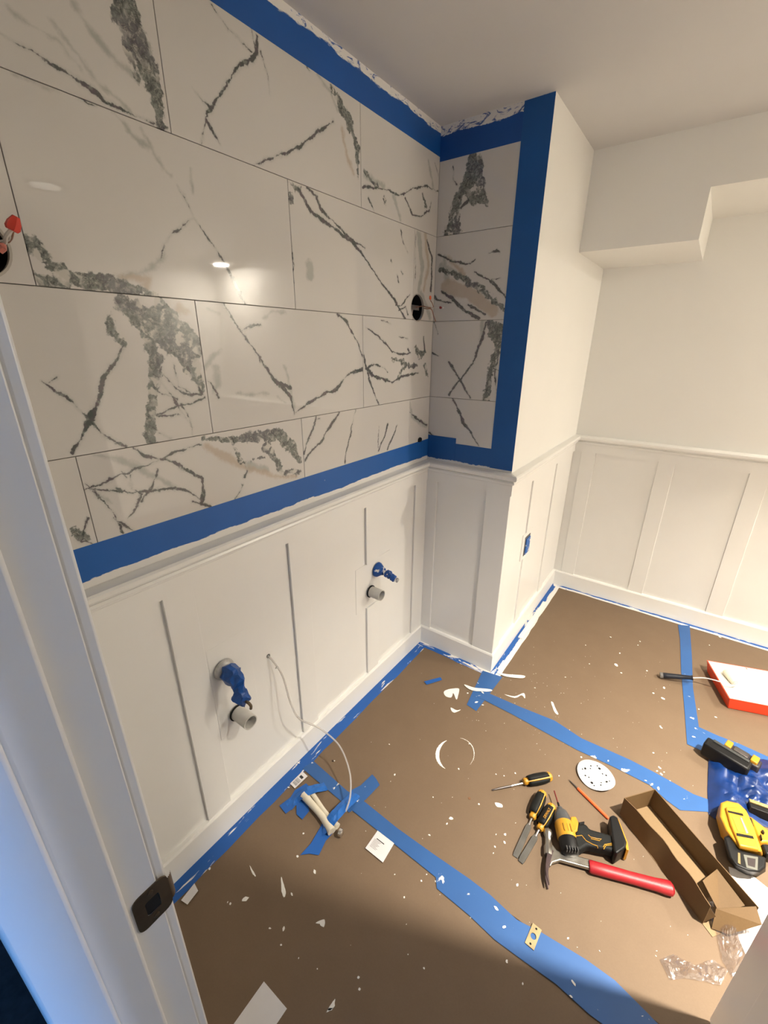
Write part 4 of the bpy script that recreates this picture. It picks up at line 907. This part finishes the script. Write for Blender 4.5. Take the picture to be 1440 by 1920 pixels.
for s_ in (-1, 1):
    n = 9; v = []
    P_ = spline([Vector((*hl(1031, 1596), 0)), Vector((*hl(1026, 1618), 0)), Vector((*hl(1024, 1640), 0)), Vector((*hl(1028, 1664), 0))], 5)
    m = MB(); K = len(P_)
    for i, p in enumerate(P_):
        u = i/(K-1); dd = (P_[min(i+1, K-1)]-P_[max(i-1, 0)]).normalized(); nn = Vector((-dd.y, dd.x, 0)); th = .011*(1-u)+.0022
        zc0 = .016+s_*(.0015+.006*u); zw = .008*(1-.35*u)
        for q in (nn*th*.8+Vector((0, 0, zc0-(0 if s_ > 0 else zw))), -nn*th*.5+Vector((0, 0, zc0-(0 if s_ > 0 else zw))), -nn*th*.5+Vector((0, 0, zc0+(zw if s_ > 0 else 0))), nn*th*.8+Vector((0, 0, zc0+(zw if s_ > 0 else 0)))): v.append(Vector((p.x, p.y, 0))+q)
    m.add(v, [(i*4+k, i*4+(k+1) % 4, (i+1)*4+(k+1) % 4, (i+1)*4+k) for i in range(K-1) for k in range(4)]+[(0, 1, 2, 3), tuple((K-1)*4+k for k in range(4))])
    m.build('claw', mat('shaded_claw_steel', (.15, .11, .115), .38, .8, var=.2), t, bevel=.0008)  # claw's shadowed side is put into its colour as darker brownish steel
g0 = Vector((*hl(1104, 1625), .015)); g1 = Vector((*hl(1262, 1669), .017)); gd = g1-g0; GL = gd.length
MB().lathe([(.0, 0), (.0150, .0), (.0175, .006), (.0170, .05), (.0158, GL*.5), (.0168, GL*.8), (.0192, GL*.93), (.0185, GL-.006), (.012, GL), (0, GL)], 20, frame(g0, gd), cap=False, sx=.88, sy=1.06).build('grip', RED, t)

# impact driver lying on its side
nose = Wf(1050, 1520, .030); rear = Wf(1070, 1600, .030); d = nose-rear
t = empty('impact_driver', (rear.x, rear.y, TH), math.atan2(d.y, d.x), label='compact yellow and black drill driver lying on its side without battery', cat='drill')
pq2 = Matrix.Rotation(-math.atan2(d.y, d.x), 4, 'Z'); DL = math.hypot(d.x, d.y)
def dl2(px, py, z=.03): q = pq2 @ (Wf(px, py, z)-Vector((rear.x, rear.y, 0))); return (q.x, q.y)
ZC = .031; M = frame((0, 0, ZC), (1, 0, 0))
MB().lathe([(.0, -.006), (.018, -.006), (.026, 0), (.0290, .012), (.0290, .046)], 24, M, cap=False).build('motor_cap', BLACK, t)
for k in range(5): MB().box((-.007, -.018+.008*k, ZC+.012), (.004, -.015+.008*k, ZC+.0275)).build('vent_rib', mat('dark_grey_rib', (.05, .05, .05), .5), t)
MB().lathe([(.0292, .038), (.0300, .042), (.0298, DL*.62), (.0280, DL*.67)], 24, M, cap=False).build('body_shell', YELLOW, t)
MB().lathe([(.0282, DL*.63), (.0276, DL*.72), (.0255, DL*.84), (.021, DL*.94), (.013, DL*1.0), (.0095, DL*1.02), (.0095, DL*1.06), (.004, DL*1.07)], 24, M, cap=False).build('gear_nose', mat('grey_gear_case', (.10, .105, .11), .35, .4), t)
tipv = Wf(1039, 1483, .032); tv = pq2 @ (tipv-Vector((rear.x, rear.y, 0)))
MB().tube([(DL*1.05, 0, ZC), (DL*1.05+.02, .001, ZC)], .0035, 6).build('hex_shank', BLACK, t)
MB().tube([(DL*1.05+.018, .001, ZC), (tv.x, tv.y, tv.z)], .0022, 6).build('drill_bit', mat('dark_red_bit', (.16, .02, .02), .4), t)
# yellow patch with slots on top
for k in range(3): MB().box((.048+.000, -.014+.011*k, ZC+.0285), (.072, -.011+.011*k, ZC+.0305)).build('vent_slot', mat('amber_slot', (.35, .17, .01), .5), t)
side = [dl2(1068,1538), dl2(1078,1538), dl2(1083,1549), dl2(1081,1565), dl2(1074,1570), dl2(1066,1560)]
MB().prism(side, .012, .050).build('body_cheek', YELLOW, t, bevel=.004)
hp = [dl2(1080,1550), dl2(1097,1550), dl2(1104,1560), dl2(1125,1566), dl2(1146,1572), dl2(1158,1580), dl2(1155,1606), dl2(1140,1600), dl2(1120,1596), dl2(1100,1592), dl2(1088,1600), dl2(1075,1602), dl2(1070,1585)]
MB().prism(hp, .014, .047).build('handle', RUBBER, t, bevel=.008, seg=3)
tr = [dl2(1079,1539), dl2(1085,1545), dl2(1095,1543), dl2(1095,1547), dl2(1086,1549)]
MB().prism(tr, .024, .038).build('trigger', BLACK, t, bevel=.002)
bp = [dl2(1140,1541), dl2(1147,1538), dl2(1155,1543), dl2(1172,1590), dl2(1170,1600), dl2(1153,1612), dl2(1148,1606)]
MB().prism(bp, .004, .058).build('battery_foot', BLACK, t, bevel=.005, seg=3)
ye = [dl2(1155,1543), dl2(1157,1546), dl2(1174,1590), dl2(1176,1604), dl2(1171,1603), dl2(1169,1590)]
MB().prism(ye, .006, .055).build('foot_rail', YELLOW, t, bevel=.001)
for pts in ([(1075,1572),(1080,1567),(1091,1566),(1099,1576),(1112,1583),(1120,1586),(1121,1590)], [(1103,1565),(1107,1569),(1120,1572),(1128,1573),(1124,1576),(1108,1572)], [(1131,1588),(1134,1583),(1147,1581),(1147,1584),(1136,1585),(1132,1592)]):
    MB().tube([Vector((*dl2(x, y, .049), .0472)) for x, y in pts], .0011, 6).build('piping_line', YELLOW, t)

# cardboard tray box
A0 = Vector((1.067, -.411, 0)); u = Vector((.772, -.636, 0)).normalized(); w_ = Vector((.636, .772, 0)).normalized()
t = empty('cardboard_box', (A0.x, A0.y, TH), math.atan2(u.y, u.x), label='long open brown cardboard box with torn end flaps', cat='box')
BLn = .312; BW = .125; BH = .083; c_ = .0022
# local: x along length (u), y = perp (left of u).  w_ is +90deg side
MB().box((0, 0, .0005), (BLn+.03, BW, c_)).build('box_floor', CARDIN, t)
m = MB(); n = 16; v = []
for k in range(n+1):
    x = BLn*k/n; wv = .004*math.sin(k*1.1)*math.sin(math.pi*k/n); hz = BH-.005*math.sin(math.pi*min(1, max(0, (k-3)/10)))**2
    v += [(x, 0+wv*.3, c_), (x, .017*math.sin(math.pi*k/n)+wv, hz), (x, c_+wv*.3, c_), (x, c_+.017*math.sin(math.pi*k/n)+wv, hz)]
m.add(v, [(i*4, (i+1)*4, (i+1)*4+1, i*4+1) for i in range(n)]+[(i*4+2, i*4+3, (i+1)*4+3, (i+1)*4+2) for i in range(n)]+[(i*4+1, (i+1)*4+1, (i+1)*4+3, i*4+3) for i in range(n)]+[(0, 1, 3, 2), (n*4, n*4+2, n*4+3, n*4+1)])
m.build('near_wall', CARD, t)
MB().box((-.001, BW, c_), (BLn+.035, BW+c_, BH)).build('far_wall', CARD, t)
MB().box((-c_, 0, c_), (0, BW, BH)).build('end_wall', CARD, t)
m = MB(); m.add([(BLn*.76, BW-.004, .062), (BLn*.80, BW*.42, .060), (BLn+.002, BW*.40, .028), (BLn+.012, BW-.004, .050)], [(0, 1, 2, 3)]); o = m.build('inner_flap', CARD, t, smooth=False); md = o.modifiers.new('s', 'SOLIDIFY'); md.thickness = .002
m = MB(); m.add([(BLn-.004, BW*.30, .046), (BLn+.030, BW, .080), (BLn+.060, BW*.90, .062), (BLn+.040, BW*.34, .012), (BLn+.016, BW*.10, .006)], [(0, 1, 2), (0, 2, 3), (0, 3, 4)]); o = m.build('end_flap', CARD, t, smooth=False); md = o.modifiers.new('s', 'SOLIDIFY'); md.thickness = .002
m = MB(); m.add([(BLn-.002, .002, c_), (BLn-.002, .030, c_), (BLn+.010, .020, BH*.55), (BLn-.002, .002, BH*.9)], [(0, 1, 2, 3)]); o = m.build('corner_flap', CARD, t, smooth=False); md = o.modifiers.new('s', 'SOLIDIFY'); md.thickness = .002

# paint tray
def loc_t(o): return lambda p: (p[0]-o[0], p[1]-o[1], p[2])
to = (1.30, .30, TH)
t = empty('paint_tray', to, label='red plastic paint tray coated with white paint', cat='paint tray')
TRM = [at(2, .062, 1325, 1238), at(2, .062, 1367, 1310)]
r0 = TRM[0]; r1 = TRM[1]
ex = Vector((r1.y-r0.y, -(r1.x-r0.x), 0)); ex = -ex.normalized() if ex.x < 0 else ex.normalized()
if ex.x < 0: ex = -ex
TLn = .36
rim = [r0, r1, r1+ex*TLn, r0+ex*TLn]
def shrink(pts, s_, z): 
    c0 = sum((Vector((p.x, p.y, 0)) for p in pts), Vector((0, 0, 0)))/len(pts); return [Vector((c0.x+(p.x-c0.x)*s_, c0.y+(p.y-c0.y)*s_, z)) for p in pts]
outer_top = shrink(rim, 1., .062); bot = shrink(rim, .93, .001); intop = shrink(rim, .975, .0618); inbot = shrink(rim, .86, .014)
# sloped inner floor: shallow at the left end
inbot[0].z = .030; inbot[1].z = .030
m = MB(); v = [Vector(loc_t(to)(p)) for p in outer_top+bot]
m.add(v, [(0, 1, 5, 4), (1, 2, 6, 5), (2, 3, 7, 6), (3, 0, 4, 7), (4, 5, 6, 7)]); o = m.build('tray_shell', REDPL, t, bevel=.003); 
m = MB(); v = [Vector(loc_t(to)(p)) for p in outer_top+intop]; m.add(v, [(0, 1, 5, 4), (1, 2, 6, 5), (2, 3, 7, 6), (3, 0, 4, 7)])
o = m.build('tray_rim', REDPL, t)
tm = NT('paint_coated_tray'); f_ = tm.mapr(tm.noise(16, 5, .7), .64, .68); zc_ = tm.sep()[2]
ff = tm.math('MULTIPLY', f_, tm.mapr(zc_, .038, .055)); tm.set(tm.mix(ff, (.64, .62, .57), (.62, .05, .02)), .35); tm.bump(tm.noise(25, 4), .3, .004)
m = MB(); v = [Vector(loc_t(to)(p)) for p in intop+inbot]; m.add(v, [(0, 1, 5, 4), (1, 2, 6, 5), (2, 3, 7, 6), (3, 0, 4, 7), (4, 5, 6, 7)]); sub(m, 3); m.build('painted_inside', tm.m, t)
# mini roller
p0 = Wf(1238, 1266, .014); p1 = Wf(1299, 1271, .036); d = p1-p0
ro = empty('paint_roller', (p0.x, p0.y, TH), label='mini paint roller with black handle resting on the red tray rim', cat='paint roller')
def rl(px, py, z): q = Wf(px, py, z); return Vector((q.x-p0.x, q.y-p0.y, q.z-TH))
ha = rl(1238, 1266, .016); hb = rl(1299, 1271, .050)
hL = (hb-ha).length
MB().lathe([(0, 0), (.011, 0), (.0135, .004), (.0135, .03), (.0115, hL*.6), (.0095, hL*.93), (.0125, hL), (.006, hL), (0, hL)], 16, frame(ha, hb-ha), cap=False).build('handle', mat('navy_handle', (.012, .014, .022), .4), ro)
MB().lathe([(.0105, -.002), (.0140, 0), (.0140, .010), (.0138, .012)], 16, frame(ha, hb-ha)).build('handle_end', mat('grey_cap', (.15, .14, .13), .5), ro)
MB().tube(spline([hb, rl(1318, 1271, .056), rl(1335, 1274, .064), rl(1356, 1280, .062), rl(1375, 1285, .052), rl(1382, 1284, .044)], 6), .0026, 8).build('wire_frame', mat('painted_wire', (.62, .60, .58), .4), ro)
ra = rl(1360, 1259, .046); rb = rl(1378, 1281, .040)
MB().lathe([(.0, 0), (.013, 0), (.0145, .003), (.0145, (rb-ra).length-.003), (.013, (rb-ra).length), (0, (rb-ra).length)], 18, frame(ra, rb-ra), cap=False).build('roller_nap', mat('paint_soaked_nap', (.70, .64, .50), .8, bump=.5, scale=60), ro)
MB().lathe([(.0, 0), (.010, 0), (.011, .003), (.0, .005)], 16, frame(rb, rb-ra), cap=False).build('end_cap', PVC, ro)

# black tool base with yellow catches
bz = .075
a_ = Wf(1328, 1380, bz); b_ = Wf(1413, 1430, bz); d = b_-a_; LBk = math.hypot(d.x, d.y)
t = empty('tool_head', (a_.x, a_.y, TH+.012), math.atan2(d.y, d.x), label='black cordless tool body with yellow catches standing on the blue plastic', cat='power tool')
Mi = Matrix.Rotation(-math.atan2(d.y, d.x), 4, 'Z')
MB().box((0, -.050, 0), (LBk, 0, bz-.013)).build('tool_body', BLACK, t, bevel=.008, seg=3)
MB().box((.02, -.015, bz-.014), (LBk-.01, -.002, bz-.009)).build('top_ridge', mat('paler_black', (.035, .037, .035), .6), t, bevel=.002)  # top ridge in a paler black than the body
MB().box((.050, .0005, .0), (LBk+.02, .045, bz-.022)).build('rear_block', mat('near_black', (.02, .016, .022), .5), t, bevel=.006)
MB().box((.052, .004, bz-.024), (.073, .042, bz-.010)).build('yellow_catch', YELLOW, t, bevel=.003)
MB().box((LBk-.012, .004, bz-.024), (LBk+.010, .042, bz-.010)).build('yellow_catch', YELLOW, t, bevel=.003)
MB().box((.080, .010, bz-.023), (LBk-.02, .038, bz-.016)).build('catch_rail', DSTEEL, t, bevel=.001)

# blue crumpled plastic bundle
def heap(name, pix, hgt, m, label, cat, seed, base=.0012, sc=14, n=26, parent=None, amp=.03, fs=22):
    P = [Wf(x, y) for x, y in pix]
    c0 = sum(P, Vector((0, 0, 0)))/len(P)
    xs = [p.x for p in P]; ys = [p.y for p in P]
    mb = MB(); v = []
    K = len(P)
    for i in range(n+1):
        rr = i/n
        for k in range(K*6):
            a = k/6; i0 = int(a) % K; i1 = (i0+1) % K; fr = a-int(a); e = P[i0].lerp(P[i1], fr); p = c0.lerp(e, rr)
            q = Vector((p.x*sc, p.y*sc, seed)); h = hgt*(1-rr**2.2)*(.55+.9*mnoise.noise(q)+.35*abs(mnoise.noise(q*3)))
            fold = abs(mnoise.noise(Vector((p.x*fs, p.y*fs, seed+3))))*amp*(1-rr*.6)
            v.append((p.x-c0.x, p.y-c0.y, base+max(0, h)+fold*.5))
    KK = K*6
    f = [(i*KK+k, i*KK+(k+1) % KK, (i+1)*KK+(k+1) % KK, (i+1)*KK+k) for i in range(n) for k in range(KK)]
    mb.add(v, f); bmesh.ops.remove_doubles(mb.bm, verts=mb.bm.verts, dist=1e-6)
    o = mb.build(name, m, smooth=True); o.location = (c0.x, c0.y, TH)
    return tag(o, label, cat)
BP = mat('blue_plastic_sheet', (.004, .032, .16), .36, var=.35, scale=30)
heap('plastic_sheet', [(1328,1425),(1326,1480),(1328,1528),(1345,1540),(1400,1545),(1480,1560),(1530,1500),(1500,1440),(1430,1425)], .060, BP, 'crumpled dark blue plastic sheet under the black tool', 'plastic sheet', 4, sc=11, fs=15)
# yellow cordless nailer / inflator body
NZ = .085
t0 = Wf(1352, 1512, NZ)
a_ = Wf(1366, 1508, NZ); b_ = Wf(1403, 1592, NZ); d = b_-a_
t = empty('cordless_tool', (a_.x, a_.y, TH), math.atan2(d.y, d.x), label='chunky yellow cordless tool with black battery at the right edge', cat='power tool')
Mn = Matrix.Rotation(-math.atan2(d.y, d.x), 4, 'Z')
def nl(px, py, z): q = Mn @ (Wf(px, py, z)-Vector((a_.x, a_.y, 0))); return (q.x, q.y)
bodyT = [nl(x, y, NZ-.012) for x, y in ((1352,1504),(1363,1500),(1385,1505),(1400,1520),(1412,1546),(1430,1597),(1405,1592),(1386,1588),(1362,1556),(1350,1530))]
bodyB = [nl(x, y, .02) for x, y in ((1347,1515),(1363,1508),(1390,1512),(1404,1525),(1416,1550),(1434,1604),(1405,1604),(1380,1598),(1352,1566),(1343,1530))]
MB().prism(bodyB, .010, NZ-.014, top=bodyT).build('tool_body', YELLOW, t, bevel=.006, seg=3)
topT = [nl(x, y, NZ) for x, y in ((1361,1511),(1388,1513),(1404,1545),(1425,1592),(1388,1584),(1371,1545))]
MB().prism(topT, NZ-.020, NZ-.004).build('top_cover', YELLOW, t, bevel=.004, seg=3)
for p in (((1365,1519),(1393,1525),(1394,1529),(1366,1522)), ((1381,1561),(1412,1567),(1414,1572),(1382,1566))):
    MB().prism([nl(x, y, NZ) for x, y in p], NZ-.006, NZ-.0025).build('dark_slot', BLACK, t)
MB().prism([nl(x, y, NZ) for x, y in ((1388,1532),(1391,1532),(1404,1561),(1400,1562))], NZ-.006, NZ-.003).build('grey_label', mat('grey_badge', (.25, .22, .25), .4), t)
MB().prism([nl(x, y, NZ) for x, y in ((1373,1530),(1385,1533),(1397,1560),(1384,1558))], NZ-.006, NZ-.0032).build('worn_badge', mat('worn_amber', (.50, .27, .02), .5, var=.3, scale=120), t)
for p in (((1396,1518),(1399,1518),(1401,1527),(1399,1526)), ((1404,1534),(1408,1536),(1413,1551),(1410,1551)), ((1428,1557),(1431,1558),(1433,1563),(1430,1562)), ((1425,1565),(1427,1567),(1429,1575),(1427,1573))):
    MB().prism([nl(x, y, NZ-.02) for x, y in p], NZ-.035, NZ-.017).build('side_vent', BLACK, t)
wing = [nl(x, y, .05) for x, y in ((1404,1532),(1425,1548),(1440,1560),(1475,1580),(1475,1600),(1440,1582),(1425,1582),(1415,1560))]
MB().prism(wing, .020, .058).build('side_wing', YELLOW, t, bevel=.005)
gr = [nl(x, y, .04) for x, y in ((1424,1580),(1480,1590),(1480,1608),(1436,1604))]
MB().prism(gr, .016, .046).build('rear_handle', BLACK, t, bevel=.005)
batT = [nl(x, y, .066) for x, y in ((1357,1567),(1370,1563),(1388,1592),(1420,1600),(1437,1606),(1436,1625),(1425,1634),(1405,1632),(1380,1622),(1368,1605))]
batB = [nl(x, y, .01) for x, y in ((1359,1580),(1372,1570),(1390,1600),(1422,1608),(1438,1614),(1437,1632),(1422,1641),(1400,1638),(1382,1628),(1366,1610))]
MB().prism(batB, .001, .062, top=batT).build('battery', BLACK, t, bevel=.006, seg=3)
fr = [((1394,1601),(1422,1606),(1421,1631),(1400,1626))]
for p in fr:
    MB().prism([nl(x, y, .066) for x, y in p], .0615, .0635).build('battery_badge', mat('grey_frame', (.13, .13, .11), .5), t, bevel=.001)
    MB().prism([nl(x, y, .066) for x, y in ((1401,1607),(1417,1610),(1416,1626),(1403,1622))], .0632, .0640).build('badge_centre', mat('dark_badge', (.03, .02, .02), .4), t)
MB().prism([nl(x, y, .066) for x, y in ((1384,1598),(1388,1599),(1389,1620),(1384,1617))], .0615, .0635).build('amber_stripe', mat('worn_amber2', (.24, .16, .06), .5), t)
# metal strip + dark case right edge
a_ = Wf(1404, 1497, .05); b_ = Wf(1480, 1524, .05); d = b_-a_; LL = math.hypot(d.x, d.y)
t = empty('level_tool', (a_.x, a_.y, TH+.004), math.atan2(d.y, d.x), label='dark tool case with a worn gold metal edge at right behind the yellow tool', cat='tool')
MB().box((0, -.030, 0), (LL, -.002, .040)).build('case_body', BLACK, t, bevel=.002)
MB().box((0, -.012, .0402), (LL, 0, .046)).build('gold_edge', mat('worn_gold', (.50, .38, .16), .4, .5, var=.35, scale=60), t, bevel=.001)
# clear plastic wraps
def film(pix, hgt, label, seed):
    o = heap('plastic_wrap', pix, hgt, FILM, label, 'plastic wrap', seed, sc=34, n=26, amp=.05, fs=70); return o
film([(1318,1690),(1345,1668),(1385,1660),(1405,1690),(1408,1740),(1400,1790),(1372,1835),(1352,1800),(1340,1740)], .035, 'crumpled clear plastic wrap spilling from the cardboard box end', 11)
film([(1236,1800),(1262,1790),(1300,1812),(1335,1800),(1365,1820),(1350,1850),(1320,1842),(1285,1836),(1255,1838)], .012, 'flat crinkled clear plastic scrap near the door at lower right', 23)

# countable repeats share a group phrase
GR = {'masking_tape': 'blue painter tape strips', 'floor_paper': 'brown floor paper sheets', 'chisel': 'chisels beside the hammer', 'drain_pipe': 'drain stubs on the left wall',
      'water_valve': 'shutoff valves on the left wall', 'junction_box': 'round electrical boxes in the tile', 'paint_smear': 'white paint smears on the floor', 'plastic_wrap': 'clear plastic scraps', 'debris': 'small crumbs on the floor paper'}
for o in COL.objects:
    b_ = o.name.split('.')[0]
    if o.parent is None and b_ in GR and 'label' in o: o['group'] = GR[b_]
